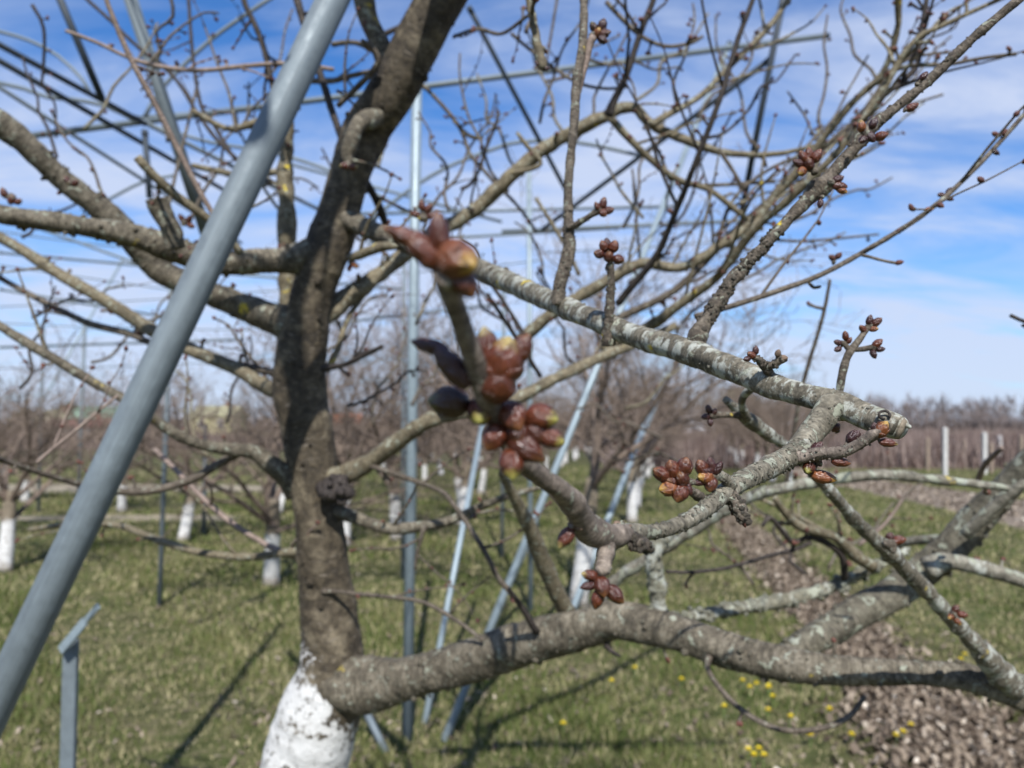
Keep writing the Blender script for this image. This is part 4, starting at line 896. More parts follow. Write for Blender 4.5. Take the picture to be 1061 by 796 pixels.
cluster(524, 436, .197, [
    (465, 417, 34, 1.2, 175, .25, 'olive'), (498, 427, 28, 1.1, -100, .8, 'green'), (531, 432, 29, 1.2, -60, .6, 'red'), (561, 432, 27, 1.25, -10, .45, 'green'),
    (512, 453, 25, 1.2, -120, .3, 'red'), (545, 464, 27, 1.6, -35, .3, 'red'), (571, 454, 21, 1.3, -20, .4, 'green'), (530, 481, 26, 1.25, -85, .55, 'green'), (536, 448, 24, 1.2, -70, .5, 'red'), (556, 448, 22, 1.2, -40, .3, 'red')], core=12, mat='foretwig', label='large round cluster of glossy red buds with green tips')
# in focus clusters
cluster(717, 500, .315, [
    (685.5, 491, 15.5, 1.3, 150, .3, 'red'), (697, 486.5, 16, 1.35, 115, .35, 'red'), (709, 483.5, 17, 1.2, 80, .4, 'red'), (706, 496, 15.5, 1.25, 120, .6, 'red'), (692, 506, 17, 1.15, 185, .4, 'orange'), (704.5, 511, 17.5, 1.15, -120, .5, 'red'), (696, 499, 12, 1.2, 160, .6, 'red'), (712, 506, 10, 1.5, -60, .2, 'dark')], core=5, label='tight cluster of round brown buds in sharp focus')
cluster(740, 492, .322, [
    (727, 484.5, 13.5, 1.35, 120, .3, 'red'), (737, 483, 9, 2.0, 105, .1, 'dark', .5), (730.5, 494.5, 15, 1.15, 175, .5, 'orange'), (736.5, 502, 14, 1.15, -110, .5, 'red'), (743, 486, 9, 1.9, 60, .2, 'dark', .4), (733, 489, 10, 1.5, 150, .6, 'dark'), (726, 499, 9, 1.7, 200, .3, 'dark')], core=4.5, label='smaller cluster with dark pointed half open buds')
cluster(624, 594, .25, [
    (611, 596, 11, 1.6, 165, .3, 'pink'), (610, 607, 9, 2.0, 190, .2, 'dark'), (624, 608, 17, 1.25, -80, .6, 'red'), (637, 616, 15.5, 1.45, -42, .3, 'red'), (619, 621, 13, 1.5, -105, .1, 'red')], core=7, mat='foretwig', label='hanging cluster of wine red buds below the joint')
cluster(592, 545, .245, [(586, 557, 15, 1.6, -125, .3, 'pink'), (600, 545, 9, 1.3, 100, .4, 'dry')], core=5, mat='foretwig')
cluster(766, 532, .325, [(771, 541, 5.5, 2, -80, .1, 'small'), (763, 524, 7, 1.2, -160, .4, 'dark'), (760, 530, 6, 1.5, -120, .3, 'dark'), (769, 528, 6.5, 1.4, -30, .3, 'dry')], core=5)
cluster(664, 566, .265, [(657, 566, 9, 1.4, -130, .4, 'dark'), (667, 569, 8, 1.4, -60, .3, 'dark'), (664, 560, 9, 1.2, 20, .5, 'dry')], core=5)
cluster(645, 545, .268, [(640, 545, 10, 1.2, 130, .4, 'dry'), (651, 548, 9, 1.2, 60, .5, 'dry'), (636, 565, 9, 1.2, -90, .6, 'dry')], core=6)
cluster(848, 478, .38, [
    (845.5, 467, 12.5, 1.6, 62, .25, 'dark', .5), (838, 485, 12.5, 1.2, -135, .7, 'green'), (853, 494.5, 13.5, 1.8, -12, .25, 'orange')], core=6, label='three fat buds at the crook, two with yellow tips')
cluster(868, 474, .372, [(871, 479, 9.5, 1.9, -8, .2, 'red'), (884, 453, 11, 1.5, 50, .2, 'dark', .6)], core=4.5)
cluster(909, 450, .362, [(913, 445, 14, 1.35, 60, .35, 'orange', .5), (920, 459, 8.5, 2.1, -8, .15, 'pink'), (906, 444, 8, 1.6, 100, .3, 'dark')], core=5)
cluster(868, 446, .42, [(866, 443, 8, 1.3, 50, .3, 'red')], core=4)
cluster(844, 178, .49, [
    (832.5, 163, 9.5, 1.5, 125, .2, 'red'), (838, 160, 9, 1.5, 95, .2, 'red'), (846, 162, 10, 1.5, 60, .3, 'red'), (830.5, 178, 9.5, 1.1, -140, .5, 'orange'), (827, 169, 8, 1.5, 160, .2, 'dark'), (838, 170, 10, 1.3, 110, .5, 'red')], core=5, label='upright brown cluster on the rising twig')
cluster(862, 190, .487, [(870, 193, 9, 1.6, -10, .2, 'red'), (868, 186, 8, 1.5, 25, .3, 'dark'), (872, 197, 7.5, 1.5, -35, .3, 'orange')], core=6)
cluster(852, 204, .492, [(850, 211, 6, 1.6, -100, .1, 'dark')], core=3)
cluster(898, 140, .48, [(892.5, 131, 8.5, 1.35, 95, .2, 'orange'), (913, 141, 9.5, 1.4, 15, .3, 'red'), (902, 142, 9, 1.5, -60, .4, 'dark'), (894, 145, 8, 1.3, 220, .4, 'dark'), (905, 128, 8, 1.5, 70, .3, 'dark')], core=6)
cluster(938, 114, .475, [(945, 111, 8, 1.6, 25, .2, 'red')], core=3)
cluster(950, 88, .47, [(957, 79, 6.5, 1.6, 50, .2, 'dark')], core=3)
cluster(632, 270, .563, [(620.5, 263, 9.5, 1.15, 170, .4, 'red'), (625.5, 255, 9.5, 1.25, 115, .4, 'red'), (636, 255.5, 10.5, 1.2, 75, .4, 'red'), (641, 269, 10, 1.15, -15, .4, 'red'), (631, 266, 10.5, 1.2, 100, .8, 'red'), (629, 252, 8, 1.3, 100, .1, 'dark')], core=5, label='crown of round buds on an upright spur')
cluster(622, 219, .64, [(625, 211, 8, 1.6, 80, .2, 'red'), (631, 218, 8, 1.3, 10, .4, 'red'), (625, 221, 8, 1.2, -50, .5, 'red'), (619, 214, 6.5, 1.5, 120, .2, 'red')], core=4)
cluster(615, 36, .67, [(615, 28, 8, 1.3, 120, .3, 'olive'), (624, 27, 9, 1.6, 70, .2, 'dark', .5), (626, 35, 8.5, 1.6, 10, .3, 'red', .5), (624, 41, 8, 1.5, -45, .3, 'dark', .5), (619, 34, 8, 1.3, 60, .7, 'orange')], core=5)
cluster(562, 70, .8, [(557, 66, 5, 1.3, 150, .3, 'dark'), (566, 71, 5, 1.3, -20, .3, 'dark')], core=4)
cluster(901, 337, .5, [(894, 341, 6.5, 1.6, 140, .3, 'red'), (901, 332, 7, 1.6, 80, .2, 'dark'), (908, 334, 7.5, 1.7, 40, .2, 'red', .3), (905, 341, 6, 1.5, 0, .5, 'orange')], core=4)
cluster(905, 360, .5, [(909, 356, 7.5, 1.6, 40, .2, 'red', .3), (905, 367, 6.5, 1.5, -70, .2, 'dark'), (912, 362, 6, 1.5, 5, .3, 'dark')], core=4)
cluster(873, 356, .5, [(868, 355, 6, 1.5, 160, .3, 'dark'), (876, 348, 6.5, 1.5, 100, .2, 'red'), (868, 362, 6, 1.4, 200, .3, 'dark'), (880, 353, 5, 1.5, 60, .3, 'red')], core=4)
cluster(783, 371, .43, [(778.5, 368, 7.5, 1.3, 150, .3, 'red'), (783, 363, 6.5, 1.4, 90, .3, 'dark'), (774, 372, 6, 1.4, 190, .3, 'dark')], core=4)
cluster(808, 371, .43, [(812, 371, 6, 1.3, 0, .4, 'dry'), (806, 366, 6, 1.3, 80, .4, 'dry')], core=4)
cluster(737, 431, .59, [(734, 424, 6.5, 1.5, 110, .3, 'dark'), (731, 432, 6.5, 1.5, 190, .3, 'dark'), (736, 438, 6, 1.4, -90, .3, 'dark'), (740, 427, 6, 1.4, 70, .5, 'dark')], core=4)
cluster(922, 563, .7, [(930, 560, 10, 1.6, 10, .2, 'red'), (922, 557, 9, 1.3, 90, .4, 'dark')], core=11)
cluster(987, 636, .76, [(990, 631, 7, 1.4, 60, .3, 'red'), (997, 637, 7.5, 1.4, 0, .3, 'red'), (992, 644, 6, 1.4, -50, .4, 'orange'), (985, 639, 6, 1.4, 200, .6, 'orange')], core=5)
cluster(980, 203, .69, [(975, 202, 5, 1.6, 180, .2, 'dark'), (983, 198, 5, 1.6, 60, .2, 'dark'), (984, 206, 5, 1.6, -20, .2, 'dark')], core=4)
cluster(1036, 140, .69, [(1040, 137, 5, 1.6, 40, .2, 'small'), (1031, 139, 5, 1.5, 160, .2, 'small')], core=3)
cluster(1029, 155, .69, [(1032, 158, 5, 1.6, -40, .2, 'dark')], core=3)
cluster(947, 217, .68, [(944, 215, 5, 1.6, 120, .2, 'small'), (963, 217, 5, 1.6, 0, .2, 'orange')], core=3)
cluster(930, 273, .66, [(932, 272, 5, 1.6, 10, .2, 'small')], core=2.5)
cluster(864, 272, .7, [(862, 267, 6, 1.3, 150, .2, 'small'), (869, 265, 6, 1.3, 50, .2, 'small')], core=3)
cluster(438, 226, 1.15, [(430, 222, 7, 1.5, 170, .2, 'red'), (437, 213, 7, 1.6, 95, .2, 'red'), (444, 216, 7, 1.5, 50, .2, 'red'), (447, 224, 7, 1.4, 0, .3, 'red')], core=6)
cluster(360, 172, 1.27, [(357, 172, 7, 1.4, 180, .3, 'pink'), (366, 173, 7, 1.4, 0, .3, 'pink')], core=6)
cluster(74, 190, 1.25, [(70, 187, 6, 1.5, 120, .3, 'red'), (78, 190, 6, 1.5, 40, .3, 'red')], core=5)
cluster(12, 205, 1.15, [(4, 200, 7, 1.5, 100, .3, 'red'), (12, 207, 7, 1.5, 60, .3, 'red'), (19, 209, 6, 1.5, 20, .3, 'red')], core=6)
cluster(192, 231, 1.3, [(188, 226, 6, 1.5, 120, .3, 'red'), (196, 227, 6, 1.5, 50, .3, 'red'), (198, 234, 6, 1.5, -20, .3, 'red')], core=5)
cluster(364, 272, 1.3, [(368, 275, 6, 1.5, -30, .3, 'orange'), (362, 278, 5, 1.5, -100, .3, 'red')], core=4)
cluster(112, 318, 1.6, [(112, 315, 7, 1.4, 60, .3, 'red'), (115, 322, 6, 1.4, -60, .3, 'red')], core=5)
# dark burr on the trunk
mb = MB()
tube(mb, resample([(*P(340, 506, 1.37), .014), (*P(348, 507, 1.335), .019), (*P(353, 513, 1.32), .012)], .003), 22, 0, .2, .14, 4, True)
_r = resample([(*P(340, 506, 1.37), .014), (*P(348, 507, 1.335), .019), (*P(353, 513, 1.32), .012)], .003); flake(mb, _r, (60, 0, 1, .012))
mb.build('burr', [BK['dark']], T, TB)

# ------------------------------------------------------------------ STEEL FRAME
def pole(name, A, B, r, mat=ST, label=None, cat='pole', group=None, cap=True, seg=18, bend=None):
    A, B = np.array(A, float), np.array(B, float)
    lo = A if A[2] <= B[2] else B; hi = B if A[2] <= B[2] else A
    e = empty(name, lo); tag(e, label, cat, group)
    mb = MB()
    if bend is None: rs = np.array([(*lo, r), (*(lo * .5 + hi * .5), r), (*hi, r)])
    else: rs = resample([(*q, r) for q in bend], .1)
    tube(mb, rs, seg, 0, 0, 0, 3)
    mb.build('tube', mat, e, lo)
    # joining sleeve near one end
    d = (hi - lo) / np.linalg.norm(hi - lo)
    s = lo + d * min(.9, .3 * np.linalg.norm(hi - lo)) if bend is None else None
    if cap:
        c = rs[-1, :3]; c0 = rs[-2, :3]; dd = (c - c0) / np.linalg.norm(c - c0)
        m2 = MB(); tube(m2, np.array([(*(c - dd * .03), r * 1.12), (*(c + dd * .004), r * 1.12)]), seg)
        m2.build('end_cap', STD, e, lo)
    return e
def groundpole(name, bx, by, tx, ty, r, dY=0.0, **kw):
    b = G(bx, by); t = PY(tx, ty, b[1] + dY); return pole(name, b, t, r, **kw)

_a, _b = P(-210, 1160, .92), P(395, -105, 1.08); _g = _a + (_a - _b) * (_a[2] / (_b[2] - _a[2])); _t = _b + (_b - _a) * .55
pole('leaning_pole', _g, _t, .0214, ST, 'thick grey blue steel tube leaning close in front of the trunk', 'pole', seg=40)
groundpole('upright_post', 422, 768, 434, -60, .028, label='tall upright steel post standing just behind the cherry trunk', cat='post', mat=STL)
groundpole('upright_post', 165, 628, 178, 285, .021, label='steel post in open grass beside the long shadow', cat='post')
groundpole('leaning_pole', 440, 750, 503, 425, .018, dY=1.2, label='pale thin pole leaning just beside the tall upright post', cat='pole', mat=STL)
groundpole('leaning_pole', 460, 768, 756, 45, .022, dY=2.6, label='long slanting pole rising from the grass up to the top rail', cat='pole', mat=STL)
groundpole('upright_post', 550, 634, 548, 168, .022, label='slim upright post behind the round red bud cluster', cat='post', mat=STL)
groundpole('leaning_pole', 500, 668, 556, 543, .022, dY=.8, label='short slanting brace at the foot of the slim post', cat='pole')
groundpole('leaning_pole', 590, 640, 690, 385, .03, dY=2.5, label='slanting pole between the whitewashed trunks behind the focused branch', cat='pole', mat=STL)
groundpole('leaning_pole', 620, 560, 700, 370, .03, dY=1.5, label='farther slanting pole partly hidden by brown twigs', cat='pole', mat=STL)
groundpole('upright_post', 80, 548, 88, 335, .026, label='thin post before the green roofed house', cat='post')
groundpole('upright_post', 40, 530, 45, 340, .028, label='thin post beside the yellow house', cat='post')
groundpole('leaning_pole', -15, 520, 128, 268, .03, dY=2, label='slanting grey brace crossing the thin posts by the yellow house', cat='pole', mat=STL)
groundpole('upright_post', 211, 555, 213, 440, .03, label='bluish post just beside a small whitewashed trunk', cat='post')
groundpole('leaning_pole', 400, 780, 378, 735, .018, dY=.1, label='short piece of pipe low behind the trunk foot', cat='pole', mat=ST)
groundpole('upright_post', 417, 600, 419, 240, .02, dY=0, label='second upright post standing behind the tall one', cat='post')
groundpole('upright_post', 520, 580, 522, 300, .022, label='faint upright post far behind the red buds', cat='post')
pole('leaning_pole', PY(220, 262, 2.9), PY(126, -30, 2.5), .0225, ST, 'grey tube slanting down behind the two heavy limbs', 'pole')
FRAME = [
    ((30, 141, 4.5), (858, 37, 5.2), .019, ST, 'long top rail running across the sky above the twigs'),
    ((56, -15, 3.0), (106, 103, 3.2), .015, STD, 'dark straight rod ending at a joint in the open sky'),
    ((-20, 36, 3.2), (150, 128, 4.2), .014, STD, 'dark roof bar, higher of the two close parallel bars'),
    ((-20, 52, 3.2), (260, 213, 5.5), .014, STD, 'dark roof bar, lower of the two close parallel bars'),
    ((-20, 78, 4), (250, 252, 6.5), .012, ST, 'thin grey roof bar crossing beneath the dark pair'),
    ((140, 122, 4.2), (420, 262, 7), .014, ST, 'roof bar continuing from the joint towards the leader'),
    ((150, 136, 4.2), (155, 205, 4.2), .016, STD, 'short dark drop rod hanging below the roof joint'),
    ((486, 8, 4), (592, 208, 5), .014, STD, 'dark diagonal bar crossing the top rail'),
    ((815, -20, 3.4), (768, 222, 3.8), .0155, STD, 'dark upright bar crossing the end of the top rail'),
    ((800, 60, 3.6), (562, 238, 5.2), .014, STD, 'dark diagonal bar falling away from the rail end'),
    ((0, 262, 9), (420, 300, 9), .016, ST, 'faint low roof bar behind the heavy limbs'),
    ((0, 222, 8), (300, 330, 9), .016, ST, 'faint sloping roof bar below the heavy limb'),
    ((300, 170, 8), (520, 230, 8.5), .017, ST, 'faint bar behind the leader of the tree'),
    ((360, 222, 8), (700, 214, 8.5), .018, ST, 'faint level bar behind the uppermost near bud'),
    ((520, 240, 8), (790, 228, 8), .022, ST, 'grey level bar behind the crossing twigs'),
    ((380, 252, 9), (640, 236, 9), .018, ST, 'second faint level bar just below the first'),
    ((0, 360, 10), (250, 352, 10), .018, ST, 'faint low bar far beyond the thin posts'),
    ((0, 300, 9), (180, 330, 10), .016, ST, 'faint sloping bar above the thin posts'),
    ((300, 340, 9), (520, 315, 9), .016, ST, 'faint bar just above the tree crowns'),
]
for (a, b, r, mt, lb) in FRAME:
    pole('roof_bar', PY(*a), PY(*b), r, mt, lb, 'bar', 'steel bars of the overhead frame', seg=12)
BOWS = [
    ([(290, -8), (255, 15), (220, 40), (190, 68), (165, 95), (148, 125)], 4.6, .013, 'curved bow rising steeply from the roof joint'),
    ([(-10, 30), (30, 42), (60, 58), (85, 82), (96, 100)], 5, .012, 'curved thin bow near the dark straight rod'),
    ([(100, 214), (125, 200), (150, 188), (180, 182)], 7, .014, 'small curved bow low behind the broken twig'),
    ([(380, 232), (420, 200), (460, 175), (510, 155), (540, 147), (600, 148), (680, 165)], 5.5, .014, 'wide curved bow behind the tall upright post'),
    ([(-10, 84), (25, 92), (50, 101), (75, 103), (110, 110), (140, 125)], 4.4, .012, 'wavy thin bow joining the dark pair of bars'),
    ([(140, 125), (170, 134), (220, 148), (290, 160), (360, 185), (430, 225)], 5.5, .013, 'long drooping bow from the joint to the leader'),
    ([(140, 122), (190, 118), (250, 115), (320, 104), (400, 96)], 6, .012, 'shallow bow just above the top rail'),
]
for (pts, Y, r, lb) in BOWS:
    w_ = [PY(a, b, Y) for a, b in pts]
    pole('curved_bow', w_[0], w_[-1], r, ST, lb, 'bar', 'curved bows of the overhead frame', bend=w_ if w_[0][2] <= w_[-1][2] else w_[::-1], cap=False, seg=10)
# long support wires
wire_m = STD
for i, (a, b) in enumerate([((0, 275, 10), (420, 330, 10)), ((0, 318, 12), (300, 300, 12)), ((0, 240, 9), (200, 262, 9)), ((560, 262, 10), (800, 245, 10)), ((380, 285, 11), (560, 270, 11)), ((0, 382, 13), (300, 372, 13)), ((0, 335, 12), (260, 342, 12))]):
    mb = MB(); A_, B_ = PY(*a), PY(*b); mid = (A_ + B_) / 2 - np.array([0, 0, .03])
    tube(mb, resample([(*A_, .009), (*mid, .009), (*B_, .009)], .5), 6)
    o = mb.build('support_wire', ST, origin=A_)
    tag(o, 'thin support wire stretched level across the pale sky', 'wire', 'support wires of the frame')

pole('upright_post', (-1.42, 1.55, 0), (-1.42, 1.55, 4.9), .028, ST, 'tall steel post beside the leaning tube, throwing the long shadow on the grass', 'post')
# folded metal stake in front
e = empty('metal_stake', (*G(72, 1500)[:2], 0))
bs = P(72, 760, 1.75)
e.location = (bs[0], bs[1], 0)
tag(e, 'flat grey metal stake with a bent top plate beside the leaning tube', 'stake')
def box(mb, a, b, w, t, up):
    a, b = np.array(a, float), np.array(b, float); d = b - a; d /= np.linalg.norm(d)
    s = np.cross(d, up); s /= np.linalg.norm(s); u = np.cross(s, d)
    V = []
    for c in (a, b):
        for i, j in ((-1, -1), (1, -1), (1, 1), (-1, 1)): V.append(c + s * w / 2 * i + u * t / 2 * j)
    mb.add(V, [(0, 1, 2, 3), (7, 6, 5, 4), (0, 4, 5, 1), (1, 5, 6, 2), (2, 6, 7, 3), (3, 7, 4, 0)])
top = P(71, 664, 1.75)
mb = MB(); box(mb, (bs[0], bs[1], 0), (top[0], bs[1], top[2]), .031, .012, np.array([0, 1.0, 0])); mb.build('shaft', ST, e, (bs[0], bs[1], 0), smooth=False)
mb = MB(); box(mb, P(63, 674, 1.73), P(88, 644, 1.72), .02, .006, np.array([.5, 1.0, 0])); box(mb, P(88.5, 643.4, 1.719), P(102, 628, 1.70), .013, .005, np.array([.5, 1.0, 0])); mb.build('top_plate', STL, e, (bs[0], bs[1], 0), smooth=False)

# ------------------------------------------------------------------ BACKGROUND TREES
CRN = bark('bark_orchard_crown', (.07, .052, .042), (.17, .13, .105), (.28, .225, .19), s=.1, bumps=.2)[0]
def wash():
    m, nt, b, col = bark('bark_young_trunk', (.08, .06, .045), (.18, .15, .11), (.28, .24, .19), s=.1, bumps=.2)
    tc = N_(nt, 'ShaderNodeTexCoord'); sp = N_(nt, 'ShaderNodeSeparateXYZ'); L_(nt, tc.outputs['Object'], sp.inputs[0])
    n = noise(nt, tc.outputs['Object'], 9, 5, .6)
    d = math_(nt, 'SUBTRACT', math_(nt, 'ADD', .62, math_(nt, 'MULTIPLY', n, .25)), sp.outputs['Z'])
    w = ramp(nt, math_(nt, 'MULTIPLY', d, 20), [(0, (0, 0, 0)), (1, (1, 1, 1))])
    n5 = noise(nt, tc.outputs['Object'], 30, 5, .65); w = math_(nt, 'MULTIPLY', w, ramp(nt, n5, [(.36, (.1, .1, .1)), (.46, (1, 1, 1))]))
    mud = ramp(nt, math_(nt, 'ADD', sp.outputs['Z'], math_(nt, 'MULTIPLY', math_(nt, 'SUBTRACT', n5, .5), .3)), [(.06, (1, 1, 1)), (.16, (0, 0, 0))]); w = math_(nt, 'MULTIPLY', w, math_(nt, 'SUBTRACT', 1.0, math_(nt, 'MULTIPLY', mud, .8)))
    L_(nt, mix(nt, w, col, mix(nt, n, (.42, .40, .36), (.74, .72, .68))), b.inputs['Base Color'])
    return m
WT = wash()
def grow(mb, p0, d, L, r, lvl, rg, maxl):
    n = 5 if lvl < 2 else 4
    pts = [np.append(p0, r)]; dd = np.array(d, float)
    for i in range(1, n + 1):
        dd = dd + rg.normal(size=3) * (.13 + .05 * lvl) + np.array([0, 0, .07 if lvl else .03]); dd /= np.linalg.norm(dd)
        pts.append(np.append(pts[-1][:3] + dd * L / n, max(r * (1 - .62 * i / n), .0025)))
    rs = np.array(pts)
    tube(mb, rs, 6 if lvl == 0 else (4 if lvl == 1 else 3), 0, 0, 0, lvl)
    if lvl >= maxl: return
    k = {0: 8, 1: 7, 2: 5}[lvl]
    for j in range(k):
        s = (.22 + .78 * (j + rg.random()) / k) * n; i = min(int(s), n - 1); fr = s - i
        q = rs[i, :3] * (1 - fr) + rs[i + 1, :3] * fr; rr = rs[i, 3]
        t = rs[i + 1, :3] - rs[i, :3]; t /= np.linalg.norm(t)
        rd = rg.normal(size=3); rd -= t * np.dot(rd, t); rd /= np.linalg.norm(rd)
        grow(mb, q, t * .75 + rd * .8 + np.array([0, 0, .15]), L * rg.uniform(.34, .62), max(rr * .5, .003), lvl + 1, rg, maxl)
def orchard_tree(seed, h=3.0, lean=.05, maxl=3):
    rg = np.random.default_rng(seed)
    e = empty('orchard_tree', (0, 0, 0))
    th = rg.uniform(.75, .95)
    mb = MB()
    lx, ly = rg.normal(size=2) * lean
    tp = [(0, 0, -.02, .105), (0, 0, .08, .085), (lx * .5, ly * .5, th * .5, .078), (lx, ly, th, .075), (lx * 1.5, ly * 1.5, th + .35, .055)]
    tube(mb, resample(tp, .08), 12, 0, .04, 0, seed); mb.build('trunk', WT, e)
    mb = MB(); nl = int(rg.integers(5, 7))
    for i in range(nl):
        a = 6.283 * i / nl + rg.normal() * .25; zz = th * rg.uniform(.85, 1.3)
        el = rg.uniform(.5, 1.05)
        grow(mb, np.array([lx * 1.1, ly * 1.1, zz]), (math.cos(a) * math.cos(el), math.sin(a) * math.cos(el), math.sin(el)), (h - th) * rg.uniform(.75, 1.05), .034, 0, rg, maxl)
    grow(mb, np.array([lx * 1.3, ly * 1.3, th]), (.05, .05, 1), (h - th) * 1.0, .04, 0, rg, maxl)
    mb.build('crown', CRN, e, smooth=False)
    return e
protos = [orchard_tree(21 + i, h=[3.1, 2.8, 3.3, 2.9, 2.6][i], lean=[.05, .12, .03, .08, .1][i]) for i in range(5)]
used = [False] * 5
SPECIAL = [  # px,py base, label, scale
    (600, 628, 'orchard tree with stout whitewashed trunk just behind the hanging bud cluster', 1.0, 0),
    (281, 606, 'orchard tree with bright white trunk standing directly left of the main trunk', .74, 1),
    (190, 561, 'orchard tree whose curved white trunk leans behind the leaning tube', .66, 3),
    (5, 592, 'orchard tree with slim dark stem at the left edge of the grass', .78, 4),
    (357, 568, 'orchard tree whose white trunk peeps out beside the main trunk', .95, 2),
    (410, 560, 'orchard tree with white trunk touching the tall upright post', .95, 0),
    (655, 542, 'orchard tree next beyond the stout whitewashed one in its row', 1.0, 2),
    (476, 545, 'orchard tree with white trunk behind the pale thin pole', .9, 3),
]
def put(o_i, x, y, s, lab, rz, grp='whitewashed orchard trees in rows'):
    i = o_i % 5
    o = protos[i] if not used[i] else copy_tree(protos[i]); used[i] = True
    o.location = (x, y, 0); o.scale = (max(s, .95), max(s, .95), s * .6 + .3); o.rotation_euler = (0, 0, rz)
    tag(o, lab, 'tree', grp)
pos = []
for k, (px, py, lab, s, i) in enumerate(SPECIAL):
    g_ = G(px, py); put(i, g_[0], g_[1], s, lab, k * 1.1); pos.append((g_[0], g_[1]))
rg = np.random.default_rng(3); k = 0
FAR = 'bare orchard tree with whitewashed foot, one of the many farther back in the rows'
for row, (off, y0, y1, st) in enumerate([(0, 12.4, 46, 2.6), (-3.4, 10, 44, 2.6), (-6.3, 9, 30, 2.6), (-9.4, 9, 16.5, 2.7), (-12.6, 10, 16.5, 2.8), (3.4, 19, 48, 2.4), (6.8, 30, 48, 3.0), (-9.4, 24, 44, 3.4)]):
    y = y0
    while y < y1:
        x = -.63 + .2 * y + off + rg.normal() * .12
        if all((x - a) ** 2 + (y - b) ** 2 > 2.2 for a, b in pos) and abs(x) < y * .75 + 1.5:
            pos.append((x, y)); put(int(rg.integers(0, 5)), x, y, rg.uniform(.82, 1.05) * (.60 if off < -5 else (.8 if off < 0 else .97)), FAR, rg.uniform(0, 6.28)); k += 1
        y += st * rg.uniform(.9, 1.1)

# ------------------------------------------------------------------ FAR: posts, brambles, wood, houses
postm = simple('weathered_concrete', (.50, .48, .44), .9, .2, 8)
postb = simple('weathered_wood', (.25, .19, .14), .9, .3, 8)
for (x_, yb, yt, mt) in [(979, 494, 444, 0), (1020, 491, 449, 0), (1036, 478, 452, 0), (961, 488, 454, 1), (921, 482, 460, 1), (936, 477, 456, 1), (1027, 490, 460, 1), (893, 475, 455, 1), (1058, 492, 452, 1), (999, 482, 456, 1)]:
    b0 = G(x_, yb); t0 = PY(x_, yt, b0[1]); e_ = MB()
    s_ = .055 if mt == 0 else .05
    box(e_, b0 - np.array([0, 0, .02]), t0, s_ * 2, s_ * 2, np.array([0, 1.0, 0]))
    tp_ = t0; V = [tp_ + np.array([sx_ * s_, sy_ * s_, .0]) for sx_, sy_ in ((-1, -1), (1, -1), (1, 1), (-1, 1))] + [tp_ + np.array([0, 0, .04])]
    e_.add(V, [(0, 1, 4), (1, 2, 4), (2, 3, 4), (3, 0, 4)])
    o = e_.build('field_post', [postm, postb][mt], origin=b0, smooth=False)
    tag(o, ['pale concrete post at the end of a brown bush row', 'weathered brown wooden post among the brown bush rows'][mt], 'post', ['pale posts of the bush rows', 'wooden posts of the bush rows'][mt])

def sticks(name, X, Y, H, W, mat, tone, z0=None, lean=.12):
    n = len(X); a = RNG.random(n) * 3.1416
    lx, ly = RNG.normal(size=n) * lean * H, RNG.normal(size=n) * lean * H
    z0 = np.zeros(n) if z0 is None else z0
    V = np.empty((n, 3, 3))
    V[:, 0] = np.stack([X - np.cos(a) * W, Y - np.sin(a) * W, z0], -1); V[:, 1] = np.stack([X + np.cos(a) * W, Y + np.sin(a) * W, z0], -1)
    V[:, 2] = np.stack([X + lx, Y + ly, z0 + H], -1)
    A = np.zeros((n, 3, 3)); A[:, :, 0] = tone[:, None]
    return fast_mesh(name, V.reshape(-1, 3), 3, mat, A.reshape(-1, 3))
BR = attr_mat('bare_bush_twigs', [(0, (.09, .055, .045)), (.5, (.19, .135, .11)), (1, (.30, .235, .20))])
WD = attr_mat('far_wood_twigs', [(0, (.10, .075, .065)), (.5, (.19, .15, .135)), (1, (.30, .26, .24))])
rowx, rowy = [], []
for k in range(16):
    yy = 28.5 + k * 3.2; n_ = 1500
    xx = RNG.uniform(.13 * yy + 1.5, .85 * yy + 4, n_); rowx.append(xx); rowy.append(yy + RNG.normal(size=n_) * .25)
rowx, rowy = np.concatenate(rowx), np.concatenate(rowy)
o = sticks('bush_rows_undergrowth', rowx, rowy, RNG.uniform(.5, 1.5, len(rowx)), .015 + .0006 * rowy, BR, RNG.random(len(rowx)), lean=.2)
tag(o, 'dense brown bare bush rows in the field before the wood', 'bushes')
nt_ = 520; per = 110
tx = RNG.uniform(-260, 260, nt_); ty = RNG.uniform(190, 240, nt_)
th_ = np.where(tx > 35, 9.2, 4.3) * RNG.uniform(.7, 1.15, nt_) + .8 * np.sin(tx * .09)
th_ = np.where((tx > 35) & (tx < 75), th_ * .75, th_)
X = np.repeat(tx, per); Y = np.repeat(ty, per); TH = np.repeat(th_, per); q_ = RNG.random(nt_ * per)
ox = RNG.normal(size=len(X)) * TH * .13 * np.sin(q_ * 2.6 + .35); X = X + ox; Y = Y + RNG.normal(size=len(X)) * .8
z0 = TH * q_ * .8; tn = np.clip(np.repeat(RNG.normal(.45, .16, nt_), per) + RNG.normal(0, .14, len(X)), 0, 1)
X2 = RNG.uniform(-260, 260, 16000); Y2 = RNG.uniform(186, 190, 16000)
o = sticks('far_wood', np.concatenate([X, X2]), np.concatenate([Y, Y2]), np.concatenate([TH * RNG.uniform(.12, .3, len(X)), RNG.uniform(1, 4.2, 16000)]), np.concatenate([.06 + .1 * RNG.random(len(X)), .12 + .1 * RNG.random(16000)]), WD, np.concatenate([tn, np.clip(RNG.normal(.35, .2, 16000), 0, 1)]), z0=np.concatenate([z0, np.zeros(16000)]), lean=.35)
tag(o, 'far brownish bare wood along the horizon', 'woodland')
